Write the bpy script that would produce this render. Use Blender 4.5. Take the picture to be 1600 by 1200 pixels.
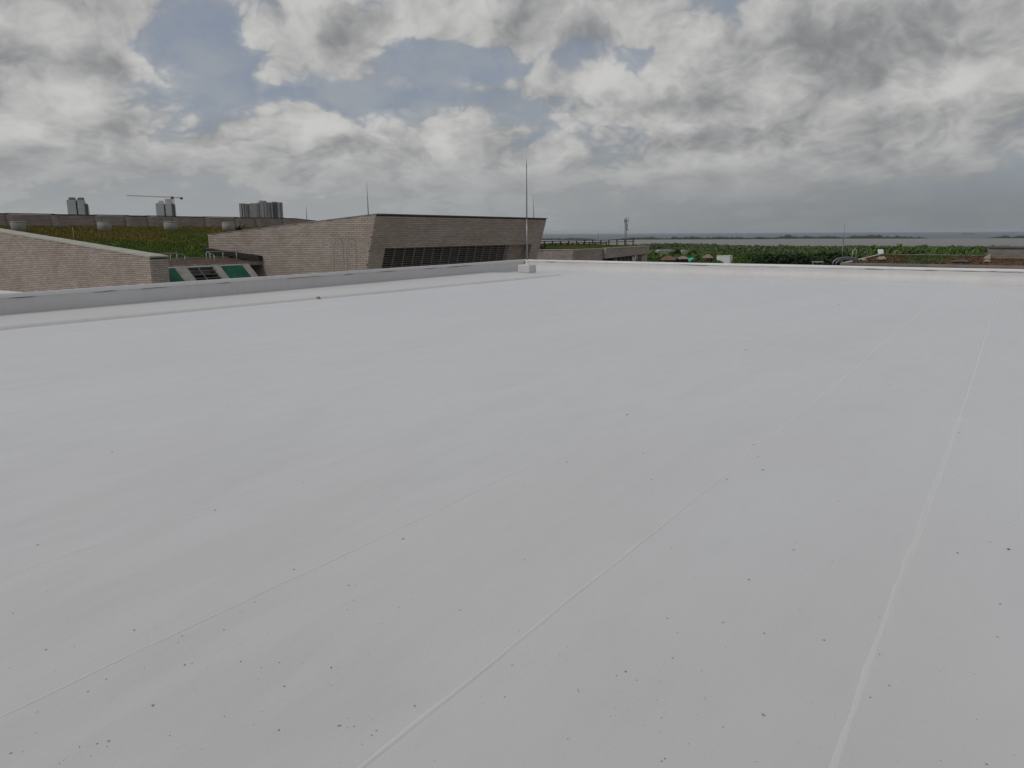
import bpy, math, random
import numpy as np
from mathutils import Vector, Matrix

sc = bpy.context.scene
for o in list(bpy.data.objects):
    bpy.data.objects.remove(o)
COL = sc.collection
rnd = random.Random(7)
nrs = np.random.RandomState(11)

# ------------------------------------------------------------------ camera
H = 1.40                      # phone held at chest height above the roof
F, CX, CY = 1190.0, 800.0, 600.0
PITCH = math.atan((600 - 364.7) / F)
ROLL = math.radians(0.31)
fw = np.array([0, math.cos(PITCH), -math.sin(PITCH)])
rt = np.array([1.0, 0, 0])
up = np.array([0, math.sin(PITCH), math.cos(PITCH)])
cr, sr = math.cos(ROLL), math.sin(ROLL)
cam = bpy.data.cameras.new('camera')
cam.sensor_width = 36.0
cam.lens = F / 1600 * 36
cam.clip_start = 0.05
cam.clip_end = 200000
camo = bpy.data.objects.new('camera', cam)
COL.objects.link(camo)
R_, U_ = cr * rt - sr * up, sr * rt + cr * up
camo.matrix_world = Matrix(((R_[0], U_[0], -fw[0], 0), (R_[1], U_[1], -fw[1], 0), (R_[2], U_[2], -fw[2], H), (0, 0, 0, 1)))
sc.camera = camo


def ray(px, py):
    a, b = (px - CX) / F, (CY - py) / F
    return fw + (a * cr + b * sr) * rt + (-a * sr + b * cr) * up


def onz(px, py, z):
    d = ray(px, py)
    return np.array([0, 0, H]) + (z - H) / d[2] * d


def atd(px, py, depth):
    d = ray(px, py)
    return np.array([0, 0, H]) + depth / d[1] * d


def onp(px, py, p0, n):
    d = ray(px, py)
    o = np.array([0, 0, H])
    return o + np.dot(np.asarray(p0) - o, n) / np.dot(d, n) * d


# building grid: U runs along the roof seams, V to the left of them
TH = math.radians(33.2)
UU = np.array([math.sin(TH), math.cos(TH), 0])
VV = np.array([-math.cos(TH), math.sin(TH), 0])
ZZ = np.array([0, 0, 1.0])


def G(u, v, z):
    return u * UU + v * VV + z * ZZ


def to_uv(p):
    return float(np.dot(p, UU)), float(np.dot(p, VV)), float(p[2])


def on_u(px, py, u):
    return to_uv(onp(px, py, u * UU, UU))


def on_v(px, py, v):
    return to_uv(onp(px, py, v * VV, VV))


# ------------------------------------------------------------------ sky, sun, exposure
SUN_DIR = Vector((-0.80, -0.52, 0.0)).normalized()
SUN_EL = math.radians(48)
world = bpy.data.worlds.new('World')
sc.world = world
world.use_nodes = True
world.cycles.sampling_method = 'MANUAL'
world.cycles.sample_map_resolution = 512
wt = world.node_tree
wt.nodes.clear()


class NT:
    """tiny helper for node building"""
    def __init__(s, t):
        s.t = t

    def n(s, typ, **kw):
        nd = s.t.nodes.new(typ)
        for k, v in kw.items():
            setattr(nd, k, v)
        return nd

    def put(s, sock, v):
        if isinstance(v, bpy.types.NodeSocket):
            s.t.links.new(v, sock)
        else:
            sock.default_value = v

    def m(s, op, a, b=0.0, c=None, clamp=False):
        nd = s.n('ShaderNodeMath', operation=op, use_clamp=clamp)
        s.put(nd.inputs[0], a)
        s.put(nd.inputs[1], b)
        if c is not None:
            s.put(nd.inputs[2], c)
        return nd.outputs[0]

    def v(s, op, a, b=None, scale=None):
        nd = s.n('ShaderNodeVectorMath', operation=op)
        s.put(nd.inputs[0], a)
        if b is not None:
            s.put(nd.inputs[1], b)
        if scale is not None:
            s.put(nd.inputs['Scale'], scale)
        return nd.outputs['Value'] if op in ('LENGTH', 'DOT_PRODUCT', 'DISTANCE') else nd.outputs[0]

    def comb(s, x, y, z):
        nd = s.n('ShaderNodeCombineXYZ')
        for i, q in enumerate((x, y, z)):
            s.put(nd.inputs[i], q)
        return nd.outputs[0]

    def sep(s, v):
        nd = s.n('ShaderNodeSeparateXYZ')
        s.put(nd.inputs[0], v)
        return nd.outputs

    def noise(s, vec, scale, detail=4, rough=0.5, dist=0.0, lac=2.0, out=0):
        nd = s.n('ShaderNodeTexNoise')
        s.put(nd.inputs['Vector'], vec)
        nd.inputs['Scale'].default_value = scale
        nd.inputs['Detail'].default_value = detail
        nd.inputs['Roughness'].default_value = rough
        nd.inputs['Lacunarity'].default_value = lac
        nd.inputs['Distortion'].default_value = dist
        return nd.outputs[out]

    def vor(s, vec, scale, detail=2, rough=0.5, smooth=0.6):
        nd = s.n('ShaderNodeTexVoronoi', feature='SMOOTH_F1')
        s.put(nd.inputs['Vector'], vec)
        nd.inputs['Scale'].default_value = scale
        nd.inputs['Detail'].default_value = detail
        nd.inputs['Roughness'].default_value = rough
        nd.inputs['Smoothness'].default_value = smooth
        return nd.outputs['Distance']

    def mix(s, f, a, b, blend='MIX'):
        nd = s.n('ShaderNodeMix', data_type='RGBA', blend_type=blend)
        s.put(nd.inputs[0], f)
        for k, q in ((6, a), (7, b)):
            s.put(nd.inputs[k], q if isinstance(q, bpy.types.NodeSocket) else (*q[:3], 1.0))
        return nd.outputs[2]

    def rng(s, v, a, b, c=0.0, d=1.0, smooth=True):
        nd = s.n('ShaderNodeMapRange', interpolation_type='SMOOTHSTEP' if smooth else 'LINEAR')
        s.put(nd.inputs[0], v)
        for i, q in enumerate((a, b, c, d)):
            nd.inputs[1 + i].default_value = q
        return nd.outputs[0]


w = NT(wt)
gen = w.n('ShaderNodeTexCoord').outputs['Generated']
dx, dy, dz = w.sep(gen)[0:3]
zc = w.m('MAXIMUM', dz, 0.0)
az = w.m('ARCTAN2', dx, dy)
el = w.m('ARCSINE', zc)
lz = w.m('LOGARITHM', w.m('ADD', zc, 0.12), math.e)
hf = 4.6
P0 = w.comb(w.m('MULTIPLY', dx, hf), w.m('MULTIPLY', dy, hf), w.m('MULTIPLY', lz, 1.95))
wrp = w.v('SUBTRACT', w.noise(P0, 1.7, 4, 0.55, out=1), (0.5, 0.5, 0.5))
PW = w.v('ADD', P0, w.v('SCALE', wrp, scale=0.34))


def density(vec):
    big = w.noise(vec, 0.95, 2, 0.5)
    tot = w.m('MULTIPLY', big, 1.25)
    for sc_, am in ((2.6, 0.34), (5.6, 0.21), (12.0, 0.13), (26.0, 0.055)):
        n = w.noise(vec, sc_, 0.0)
        tot = w.m('MULTIPLY_ADD', w.m('ABSOLUTE', w.m('SUBTRACT', n, 0.5)), am * 2.0, tot)
    return tot


# warped sky position, for the large cloud masses
wx, wy, wz = w.sep(wrp)[0:3]
azw = w.m('MULTIPLY_ADD', wx, 0.17, az)
elw = w.m('MULTIPLY_ADD', wy, 0.075, el)


def azel(px, py):
    d = ray(px, py)
    d = d / np.linalg.norm(d)
    return math.atan2(d[0], d[1]), math.asin(d[2])


def blobs(lst):
    tot = None
    for px, py, rx, ry, amt in lst:
        a0, e0 = azel(px, py)
        q = w.comb(w.m('MULTIPLY', w.m('SUBTRACT', azw, a0), F / rx), w.m('MULTIPLY', w.m('SUBTRACT', elw, e0), F / ry), 0.0)
        f = w.rng(w.v('LENGTH', q), 1.35, 0.15, 0.0, amt)
        tot = f if tot is None else w.m('ADD', tot, f)
    return tot


COVER = [(335, 75, 70, 60, -0.40), (255, 100, 70, 22, -0.16), (720, 95, 110, 34, -0.40), (1010, 90, 60, 20, -0.22),
         (1530, 2, 70, 14, -0.30), (560, 150, 150, 20, -0.22), (330, 150, 150, 22, -0.18), (640, 190, 60, 40, -0.10),
         (60, 60, 120, 70, 0.22), (210, 60, 70, 50, 0.20), (510, 75, 110, 55, 0.26), (870, 20, 220, 40, 0.24),
         (480, 205, 100, 35, 0.24), (150, 190, 60, 60, 0.16), (20, 240, 45, 35, 0.24), (250, 240, 150, 50, 0.16),
         (900, 150, 150, 60, 0.26), (1180, 150, 140, 70, 0.24), (1480, 150, 170, 80, 0.26), (1350, 50, 280, 70, 0.46), (700, 230, 80, 50, 0.20), (1150, 240, 520, 60, 0.26), (380, 265, 380, 40, 0.16)]
LIGHT = [(45, 50, 80, 50, 0.30), (80, 105, 110, 22, -0.40), (220, 60, 70, 45, 0.16), (450, 75, 80, 45, 0.30), (620, 50, 110, 50, 0.02),
         (880, 20, 240, 45, -0.08), (1110, 40, 90, 40, 0.18), (1370, 75, 230, 52, -0.52), (1250, 10, 260, 40, -0.14), (900, 125, 120, 45, 0.30), (480, 190, 90, 22, 0.30),
         (1150, 115, 110, 40, 0.18), (1460, 135, 90, 40, 0.30), (1570, 110, 70, 50, 0.24), (1230, 205, 240, 40, -0.16), (1000, 235, 190, 22, -0.20),
         (20, 220, 38, 20, 0.30), (25, 268, 45, 14, -0.25), (690, 235, 34, 34, 0.32), (600, 290, 150, 16, -0.16), (240, 265, 50, 16, -0.20), (1400, 275, 260, 40, -0.16), (1110, 262, 80, 12, 0.20), (1500, 242, 80, 18, 0.20),
         (160, 180, 50, 45, 0.20), (250, 225, 70, 25, 0.14), (420, 245, 50, 22, -0.14)]
dens = density(PW)
lit_step = (-0.15, -0.03, 0.16)
dens2 = density(w.v('ADD', PW, lit_step))
cov = w.m('ADD', dens, blobs(COVER))
mask = w.rng(cov, 0.56, 0.90)
diff = w.m('MULTIPLY', w.m('SUBTRACT', dens, dens2), 1.6)
shade = w.m('ADD', w.m('ADD', w.m('ADD', diff, 0.50), blobs(LIGHT)), w.m('MULTIPLY', w.m('SUBTRACT', 0.80, cov), 0.15))
shade = w.rng(shade, -0.38, 1.22)
# contrast of clouds fades towards the horizon (moist sea air)
near_h = w.rng(el, 0.0, 0.115, 0.0, 1.0)
shade = w.m('ADD', w.m('MULTIPLY', w.m('SUBTRACT', shade, 0.44), w.m('MULTIPLY_ADD', near_h, 0.75, 0.25)), 0.44)
cloud_hi = w.mix(shade, (0.215, 0.22, 0.23), (0.575, 0.57, 0.56))
# darker, bluer squall side over the sea to the right
right = w.rng(az, -0.25, 0.55)
low_col = w.mix(right, (0.345, 0.362, 0.372), (0.205, 0.224, 0.238))
cloud_col = w.mix(w.rng(el, 0.0, 0.12, 0.92, 0.0), cloud_hi, low_col)
sky = w.n('ShaderNodeTexSky', sky_type='NISHITA')
sky.sun_disc = False
sky.sun_elevation = SUN_EL
sky.sun_rotation = math.atan2(SUN_DIR.x, SUN_DIR.y)
sky.altitude = 50
sky.dust_density = 2.0
bg_sky = w.n('ShaderNodeBackground')
bg_sky.inputs['Strength'].default_value = 0.06
w.put(bg_sky.inputs['Color'], sky.outputs[0])
bg_cl = w.n('ShaderNodeBackground')
bg_cl.inputs['Strength'].default_value = 1.0
# thin veil between the cumulus
veil = w.mix(near_h, low_col, w.mix(w.rng(w.noise(PW, 2.2, 4, 0.6), 0.35, 0.7), (0.29, 0.325, 0.395), (0.39, 0.405, 0.43)))
w.put(bg_cl.inputs['Color'], w.mix(mask, veil, cloud_col))
alpha = w.m('MAXIMUM', mask, w.m('MULTIPLY_ADD', near_h, -0.28, 0.95))
mixs = w.n('ShaderNodeMixShader')
w.put(mixs.inputs[0], alpha)
wt.links.new(bg_sky.outputs[0], mixs.inputs[1])
wt.links.new(bg_cl.outputs[0], mixs.inputs[2])
wo = w.n('ShaderNodeOutputWorld')
wt.links.new(mixs.outputs[0], wo.inputs['Surface'])

sun = bpy.data.lights.new('sun', 'SUN')
sun.energy = 1.05
sun.angle = math.radians(16)
sun.color = (1.0, 0.98, 0.945)
suno = bpy.data.objects.new('sun', sun)
COL.objects.link(suno)
sdir = Vector((SUN_DIR.x * math.cos(SUN_EL), SUN_DIR.y * math.cos(SUN_EL), math.sin(SUN_EL)))
suno.rotation_euler = (-sdir).to_track_quat('-Z', 'Y').to_euler()
suno.location = (0, 0, 60)
sc.view_settings.view_transform = 'Standard'
sc.view_settings.look = 'None'
sc.view_settings.exposure = 0.0
sc.view_settings.gamma = 1.0
sc.view_settings.use_curve_mapping = False
sc.render.engine = 'CYCLES'
sc.cycles.use_denoising = True
sc.cycles.max_bounces = 6
sc.cycles.diffuse_bounces = 3
sc.cycles.volume_bounces = 1

# ------------------------------------------------------------------ materials
MATS = {}


def new_mat(name):
    m = bpy.data.materials.new(name)
    m.use_nodes = True
    t = NT(m.node_tree)
    b = m.node_tree.nodes['Principled BSDF']
    MATS[name] = m
    return m, t, b


def bump(t, b, h, dist=0.01, strength=0.5):
    nd = t.n('ShaderNodeBump')
    nd.inputs['Strength'].default_value = strength
    nd.inputs['Distance'].default_value = dist
    t.put(nd.inputs['Height'], h)
    t.put(b.inputs['Normal'], nd.outputs[0])


def simple(name, col, rough=0.7, metal=0.0, var=0.12, scale=6.0, spec=0.4, bmp=0.0):
    m, t, b = new_mat(name)
    co = t.n('ShaderNodeTexCoord').outputs['Object']
    f = t.noise(co, scale, 5, 0.6)
    lo = tuple(c * (1 - var) for c in col)
    hi = tuple(min(1, c * (1 + var)) for c in col)
    t.put(b.inputs['Base Color'], t.mix(t.rng(f, 0.25, 0.75), lo, hi))
    b.inputs['Roughness'].default_value = rough
    b.inputs['Metallic'].default_value = metal
    b.inputs['Specular IOR Level'].default_value = spec
    if bmp:
        bump(t, b, t.noise(co, scale * 8, 4, 0.6), bmp, 0.6)
    return m


def roof_white(name, base=0.66, stain=1.0, rough=0.42, sheen=0.0, streak=0.0):
    m, t, b = new_mat(name)
    co = t.n('ShaderNodeNewGeometry').outputs['Position']
    x, y, z = t.sep(co)[0:3]
    # brush direction follows the seams
    us = t.m('ADD', t.m('MULTIPLY', x, float(UU[0])), t.m('MULTIPLY', y, float(UU[1])))
    vs = t.m('ADD', t.m('MULTIPLY', x, float(VV[0])), t.m('MULTIPLY', y, float(VV[1])))
    st = t.comb(t.m('MULTIPLY', us, 0.35), vs, z)
    big = t.noise(st, 0.8, 4, 0.55)
    mid = t.noise(st, 5.0, 5, 0.6)
    fine = t.noise(co, 140.0, 3, 0.6)
    c1 = t.mix(t.rng(big, 0.3, 0.7), (base * 0.975, base * 0.945, base * 0.93), (base * 1.025, base * 1.015, base * 0.995))
    c2 = t.mix(t.m('MULTIPLY', t.rng(mid, 0.45, 0.8), 0.10 * stain), c1, (base * 0.72, base * 0.71, base * 0.68))
    c3 = t.mix(t.m('MULTIPLY', t.rng(fine, 0.62, 0.78), 0.10 * stain), c2, (0.34, 0.32, 0.29))
    # ponding rings and scuffed patches, and runs down upright faces
    blot = t.noise(st, 0.33, 5, 0.62, dist=0.6)
    ring = t.m('ABSOLUTE', t.m('SUBTRACT', blot, 0.53))
    c3 = t.mix(t.m('MULTIPLY', t.rng(ring, 0.05, 0.0), 0.075 * stain), c3, (base * 0.62, base * 0.60, base * 0.55))
    c3 = t.mix(t.m('MULTIPLY', t.rng(blot, 0.50, 0.72), 0.085 * stain), c3, (base * 0.62, base * 0.62, base * 0.62))
    scuff = t.noise(t.comb(t.m('MULTIPLY', us, 1.6), t.m('MULTIPLY', vs, 7.0), z), 1.4, 5, 0.68)
    c3 = t.mix(t.m('MULTIPLY', t.rng(scuff, 0.60, 0.80), 0.16 * stain), c3, (base * 0.70, base * 0.69, base * 0.66))
    if streak:
        run = t.noise(t.comb(t.m('MULTIPLY', us, 5.0), t.m('MULTIPLY', vs, 5.0), t.m('MULTIPLY', z, 0.8)), 1.0, 4, 0.65)
        c3 = t.mix(t.m('MULTIPLY', t.rng(run, 0.48, 0.78), 0.30 * streak), c3, (base * 0.60, base * 0.58, base * 0.54))
    t.put(b.inputs['Base Color'], c3)
    t.put(b.inputs['Roughness'], t.rng(mid, 0.2, 0.8, rough - 0.06, rough + 0.10))
    b.inputs['Specular IOR Level'].default_value = 0.5
    b.inputs['Sheen Weight'].default_value = sheen
    b.inputs['Sheen Roughness'].default_value = 0.45
    hh = t.m('ADD', t.m('MULTIPLY', mid, 1.2), t.m('MULTIPLY_ADD', t.noise(co, 38.0, 4, 0.6), 0.35, t.m('MULTIPLY', fine, 0.10)))
    bump(t, b, hh, 0.006, 0.55)
    return m


roof_white('roof_coating', 0.565, 1.7, 0.38, 1.0)
roof_white('parapet_coating', 0.59, 0.6, 0.5, 0.3, 0.6)
roof_white('seam_coating', 0.62, 0.4, 0.4, 1.0)
roof_white('cap_coating', 0.66, 0.6, 0.45, 0.0, 0.7)
simple('lap_gap_shade', (0.10, 0.10, 0.10), 0.9, var=0.35, scale=9)  # dark colour standing in for shade inside the gaps under the cap
simple('block_concrete', (0.60, 0.60, 0.58), 0.8, var=0.10, scale=3, bmp=0.004)
simple('concrete', (0.29, 0.28, 0.255), 0.85, var=0.20, scale=2.5, bmp=0.004)
simple('pale_coping', (0.40, 0.38, 0.335), 0.85, var=0.16, scale=2.0, bmp=0.004)
simple('dark_coping', (0.085, 0.08, 0.075), 0.8, var=0.3, scale=2.0)
simple('grey_coping', (0.24, 0.215, 0.195), 0.85, var=0.2, scale=1.5)
simple('galvanised', (0.30, 0.31, 0.32), 0.45, 0.8, 0.15, 8)
simple('dull_steel', (0.20, 0.20, 0.205), 0.5, 0.6, 0.15, 8)
simple('dark_metal', (0.035, 0.033, 0.032), 0.55, 0.3, 0.2, 5)
simple('louvre_grey', (0.17, 0.155, 0.14), 0.6, 0.1, 0.15, 4)
simple('white_paint', (0.74, 0.74, 0.72), 0.6, var=0.06)
simple('green_mesh', (0.006, 0.085, 0.048), 0.75, var=0.22, scale=1.5, bmp=0.004)
simple('tread_grey', (0.10, 0.098, 0.095), 0.8, var=0.25, scale=3)
simple('soil', (0.085, 0.050, 0.030), 0.95, var=0.4, scale=3, bmp=0.02)
simple('stone', (0.36, 0.31, 0.25), 0.9, var=0.2, scale=4, bmp=0.01)
simple('grit', (0.25, 0.235, 0.215), 0.9, var=0.6, scale=2.0)
simple('mortar_lump', (0.26, 0.25, 0.24), 0.9, var=0.3, scale=40)
simple('bark', (0.10, 0.075, 0.055), 0.9, var=0.3)
simple('tower_grey', (0.48, 0.48, 0.49), 0.8, var=0.08, scale=0.1)
simple('tower_side', (0.17, 0.165, 0.17), 0.8, var=0.1, scale=0.1)
simple('block_grey', (0.30, 0.292, 0.29), 0.8, var=0.12, scale=0.1)
simple('block_pale', (0.42, 0.40, 0.37), 0.8, var=0.1, scale=0.1)
simple('window_dark', (0.022, 0.024, 0.028), 0.25, var=0.3, scale=0.3)
simple('crane_paint', (0.16, 0.13, 0.12), 0.6, 0.2, 0.2)
simple('tank_turquoise', (0.05, 0.50, 0.42), 0.5, var=0.1)
simple('thatch', (0.17, 0.105, 0.065), 0.95, var=0.35, scale=1.2)
simple('pale_roof', (0.55, 0.54, 0.51), 0.7, var=0.1, scale=0.3)
simple('tan_roof', (0.24, 0.19, 0.145), 0.9, var=0.25, scale=0.8)
simple('warehouse_roof', (0.33, 0.33, 0.31), 0.7, var=0.1, scale=0.3)
simple('mast_steel', (0.30, 0.29, 0.28), 0.6, 0.3, 0.1)


def brick_unit(name, col):
    """bricks built as geometry: each takes its own tone"""
    m, t, b = new_mat(name)
    co = t.n('ShaderNodeTexCoord').outputs['Object']
    oi = t.n('ShaderNodeObjectInfo').outputs['Random']
    ge = t.n('ShaderNodeNewGeometry')
    r = t.m('FRACT', t.m('ADD', oi, ge.outputs['Random Per Island']))
    r2 = t.m('FRACT', t.m('MULTIPLY', r, 7.31))
    wear = t.noise(ge.outputs['Position'], 0.55, 4, 0.6)
    c = t.mix(r, tuple(q * 0.88 for q in col), tuple(q * 1.13 for q in col))
    c = t.mix(t.rng(r2, 0.7, 1.0, 0, 0.5), c, (col[0] * 0.98, col[1] * 0.86, col[2] * 0.76))
    c = t.mix(t.m('MULTIPLY', t.rng(wear, 0.42, 0.75), 0.5), c, (col[0] * 0.70, col[1] * 0.67, col[2] * 0.58))
    t.put(b.inputs['Base Color'], c)
    b.inputs['Roughness'].default_value = 0.9
    b.inputs['Specular IOR Level'].default_value = 0.2
    bump(t, b, t.noise(co, 25, 4, 0.7), 0.01, 0.6)
    return m


def brick_tex(name, col, mortar, bw=0.40, bh=0.10, gap=0.010):
    """far brickwork, UVs in metres"""
    m, t, b = new_mat(name)
    uv = t.n('ShaderNodeTexCoord').outputs['UV']
    br = t.n('ShaderNodeTexBrick')
    t.put(br.inputs['Vector'], uv)
    br.inputs['Scale'].default_value = 1.0
    br.inputs['Mortar Size'].default_value = gap
    br.inputs['Mortar Smooth'].default_value = 0.1
    br.inputs['Brick Width'].default_value = bw
    br.inputs['Row Height'].default_value = bh
    br.inputs['Color1'].default_value = (*[q * 0.82 for q in col], 1)
    br.inputs['Color2'].default_value = (*[q * 1.16 for q in col], 1)
    br.inputs['Mortar'].default_value = (*mortar, 1)
    wear = t.noise(t.n('ShaderNodeNewGeometry').outputs['Position'], 0.5, 5, 0.6)
    c = t.mix(t.m('MULTIPLY', t.rng(wear, 0.4, 0.75), 0.5), br.outputs['Color'], (col[0] * 0.6, col[1] * 0.57, col[2] * 0.5))
    t.put(b.inputs['Base Color'], c)
    b.inputs['Roughness'].default_value = 0.9
    b.inputs['Specular IOR Level'].default_value = 0.2
    bump(t, b, t.m('SUBTRACT', 1.0, br.outputs['Fac']), 0.012, 0.8)
    return m


BR = (0.425, 0.365, 0.322)
brick_unit('brick_pale', BR)
simple('mortar', (0.085, 0.075, 0.068), 0.95, var=0.25, scale=2)
brick_tex('brickwork', BR, (0.085, 0.075, 0.068))
brick_tex('brickwork_far', (0.38, 0.32, 0.292), (0.15, 0.13, 0.118))
brick_tex('brickwork_pale', (0.44, 0.38, 0.35), (0.19, 0.165, 0.15))
brick_tex('brickwork_grey', (0.27, 0.245, 0.22), (0.12, 0.11, 0.10))


def plant_mat(name, attr=True, a=(0.03, 0.055, 0.012), c=(0.075, 0.10, 0.025), trans=0.15, sc_=0.06):
    m, t, b = new_mat(name)
    ge = t.n('ShaderNodeNewGeometry')
    oi = t.n('ShaderNodeObjectInfo').outputs['Random']
    r = t.m('FRACT', t.m('ADD', ge.outputs['Random Per Island'], oi))
    n = t.noise(ge.outputs['Position'], sc_, 4, 0.6)
    f = t.m('ADD', t.m('MULTIPLY', r, 0.55), t.m('MULTIPLY', t.rng(n, 0.3, 0.7), 0.45))
    col = t.mix(f, a, c)
    t.put(b.inputs['Base Color'], col)
    b.inputs['Roughness'].default_value = 0.7
    b.inputs['Specular IOR Level'].default_value = 0.25
    return m


plant_mat('leaf_dark', a=(0.009, 0.020, 0.006), c=(0.028, 0.052, 0.012), sc_=0.05)
plant_mat('leaf_mid', a=(0.034, 0.072, 0.014), c=(0.105, 0.165, 0.034), sc_=0.05)
plant_mat('leaf_fresh', a=(0.055, 0.110, 0.020), c=(0.150, 0.215, 0.048), sc_=0.05)
plant_mat('wood_far', a=(0.019, 0.043, 0.011), c=(0.150, 0.205, 0.050), sc_=0.014)
plant_mat('mangrove', a=(0.014, 0.020, 0.015), c=(0.032, 0.038, 0.028), sc_=0.004)
plant_mat('agave', a=(0.020, 0.026, 0.016), c=(0.045, 0.052, 0.030))


def lawn_mat(name, brown, green, bias, scale=0.16):
    m, t, b = new_mat(name)
    ge = t.n('ShaderNodeNewGeometry')
    pos = ge.outputs['Position']
    n = t.noise(pos, scale, 4, 0.62)
    at = t.n('ShaderNodeAttribute', attribute_name='dry').outputs['Fac']
    f = t.rng(t.m('ADD', n, t.m('MULTIPLY', t.m('SUBTRACT', at, 0.5), bias)), 0.38, 0.62)
    r = ge.outputs['Random Per Island']
    c = t.mix(f, green, brown)
    c = t.mix(t.m('MULTIPLY', r, 0.6), c, tuple(q * 0.45 for q in green))
    t.put(b.inputs['Base Color'], c)
    b.inputs['Roughness'].default_value = 0.85
    b.inputs['Specular IOR Level'].default_value = 0.15
    bump(t, b, t.noise(pos, 6, 5, 0.7), 0.08, 0.8)
    return m


lawn_mat('lawn', (0.235, 0.175, 0.052), (0.115, 0.175, 0.034), 0.45)
lawn_mat('sedum', (0.125, 0.064, 0.032), (0.066, 0.080, 0.020), 0.9, 0.25)


def terrain_mat():
    m, t, b = new_mat('land')
    pos = t.n('ShaderNodeNewGeometry').outputs['Position']
    n = t.noise(pos, 0.02, 5, 0.6)
    t.put(b.inputs['Base Color'], t.mix(n, (0.022, 0.040, 0.012), (0.060, 0.070, 0.028)))
    b.inputs['Roughness'].default_value = 0.95


terrain_mat()


def water_mat(name, col, rough):
    m, t, b = new_mat(name)
    pos = t.n('ShaderNodeNewGeometry').outputs['Position']
    n = t.noise(pos, 0.0006, 5, 0.6)
    t.put(b.inputs['Base Color'], t.mix(n, tuple(q * 0.85 for q in col), tuple(q * 1.15 for q in col)))
    b.inputs['Roughness'].default_value = rough
    b.inputs['IOR'].default_value = 1.33
    bump(t, b, t.m('ADD', t.noise(pos, 0.05, 3, 0.6), t.noise(pos, 0.6, 3, 0.6)), 1.0, 0.7)


water_mat('sea_water', (0.095, 0.130, 0.140), 0.5)
water_mat('lagoon_water', (0.205, 0.195, 0.182), 0.5)

# ------------------------------------------------------------------ mesh helpers


class MB:
    def __init__(s):
        s.v, s.f, s.uv, s.sm = [], [], [], []

    def vert(s, p):
        s.v.append(tuple(float(q) for q in p))
        return len(s.v) - 1

    def poly(s, pts, uvs=None, smooth=False):
        ids = [s.vert(p) for p in pts]
        s.f.append(ids)
        s.uv.append(uvs if uvs is not None else [(0, 0)] * len(ids))
        s.sm.append(smooth)

    def face(s, ids, smooth=False):
        s.f.append(list(ids))
        s.uv.append([(0, 0)] * len(ids))
        s.sm.append(smooth)

    def box(s, c, ex, ey, ez, e=(UU, VV, ZZ)):
        """centre, half sizes along axes e"""
        c = np.asarray(c, float)
        k = len(s.v)
        for i in (-1, 1):
            for j in (-1, 1):
                for l in (-1, 1):
                    s.vert(c + i * ex * e[0] + j * ey * e[1] + l * ez * e[2])
        for q in ((0, 1, 3, 2), (4, 6, 7, 5), (0, 4, 5, 1), (2, 3, 7, 6), (0, 2, 6, 4), (1, 5, 7, 3)):
            s.face([k + i for i in q])

    def prism(s, poly, ext, uvm=None):
        """poly: list of points, extruded by vector ext; sides get uv in metres"""
        n = len(poly)
        P = [np.asarray(p, float) for p in poly]
        Q = [p + ext for p in P]

        def nuv(ps):
            return [uvm(p) for p in ps] if uvm else None
        s.poly(P[::-1], nuv(P[::-1]))
        s.poly(Q, nuv(Q))
        for i in range(n):
            j = (i + 1) % n
            q = [P[i], P[j], Q[j], Q[i]]
            s.poly(q, nuv(q))

    def tube(s, pts, r, n=8, r2=None, caps=True):
        P = [np.asarray(p, float) for p in pts]
        m = len(P)
        rings = []
        prev = None
        for i, p in enumerate(P):
            d = P[min(i + 1, m - 1)] - P[max(i - 1, 0)]
            d = d / (np.linalg.norm(d) + 1e-12)
            a = np.array([0, 0, 1.0]) if abs(d[2]) < 0.9 else np.array([1.0, 0, 0])
            if prev is not None:
                a = prev
            x = np.cross(d, np.cross(a, d))
            x = x / (np.linalg.norm(x) + 1e-12)
            prev = x
            y = np.cross(d, x)
            rr = r if r2 is None else r + (r2 - r) * i / (m - 1)
            rings.append([s.vert(p + rr * (math.cos(2 * math.pi * k / n) * x + math.sin(2 * math.pi * k / n) * y)) for k in range(n)])
        for i in range(m - 1):
            for k in range(n):
                s.face((rings[i][k], rings[i][(k + 1) % n], rings[i + 1][(k + 1) % n], rings[i + 1][k]), True)
        if caps:
            s.face(rings[0][::-1])
            s.face(rings[-1])

    def lathe(s, c, prof, n=24):
        c = np.asarray(c, float)
        rings = [[s.vert(c + np.array([r * math.cos(2 * math.pi * k / n), r * math.sin(2 * math.pi * k / n), z])) for k in range(n)] for r, z in prof]
        for i in range(len(rings) - 1):
            for k in range(n):
                s.face((rings[i][k], rings[i][(k + 1) % n], rings[i + 1][(k + 1) % n], rings[i + 1][k]), True)
        s.face(rings[0][::-1])
        s.face(rings[-1])

    def mesh(s, name, mat):
        me = bpy.data.meshes.new(name)
        me.from_pydata(s.v, [], s.f)
        ul = me.uv_layers.new(name='UVMap')
        flat = [c for f in s.uv for q in f for c in q]
        ul.data.foreach_set('uv', flat)
        me.polygons.foreach_set('use_smooth', s.sm)
        me.materials.append(MATS[mat])
        me.update()
        return me

    def build(s, name, mat, parent=None, bevel=0.0):
        o = bpy.data.objects.new(name, s.mesh(name, mat))
        COL.objects.link(o)
        if parent is not None:
            o.parent = parent
            o.matrix_parent_inverse = parent.matrix_basis.inverted()
        if bevel:
            md = o.modifiers.new('bevel', 'BEVEL')
            md.width = bevel
            md.segments = 2
            md.limit_method = 'ANGLE'
        return o


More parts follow.
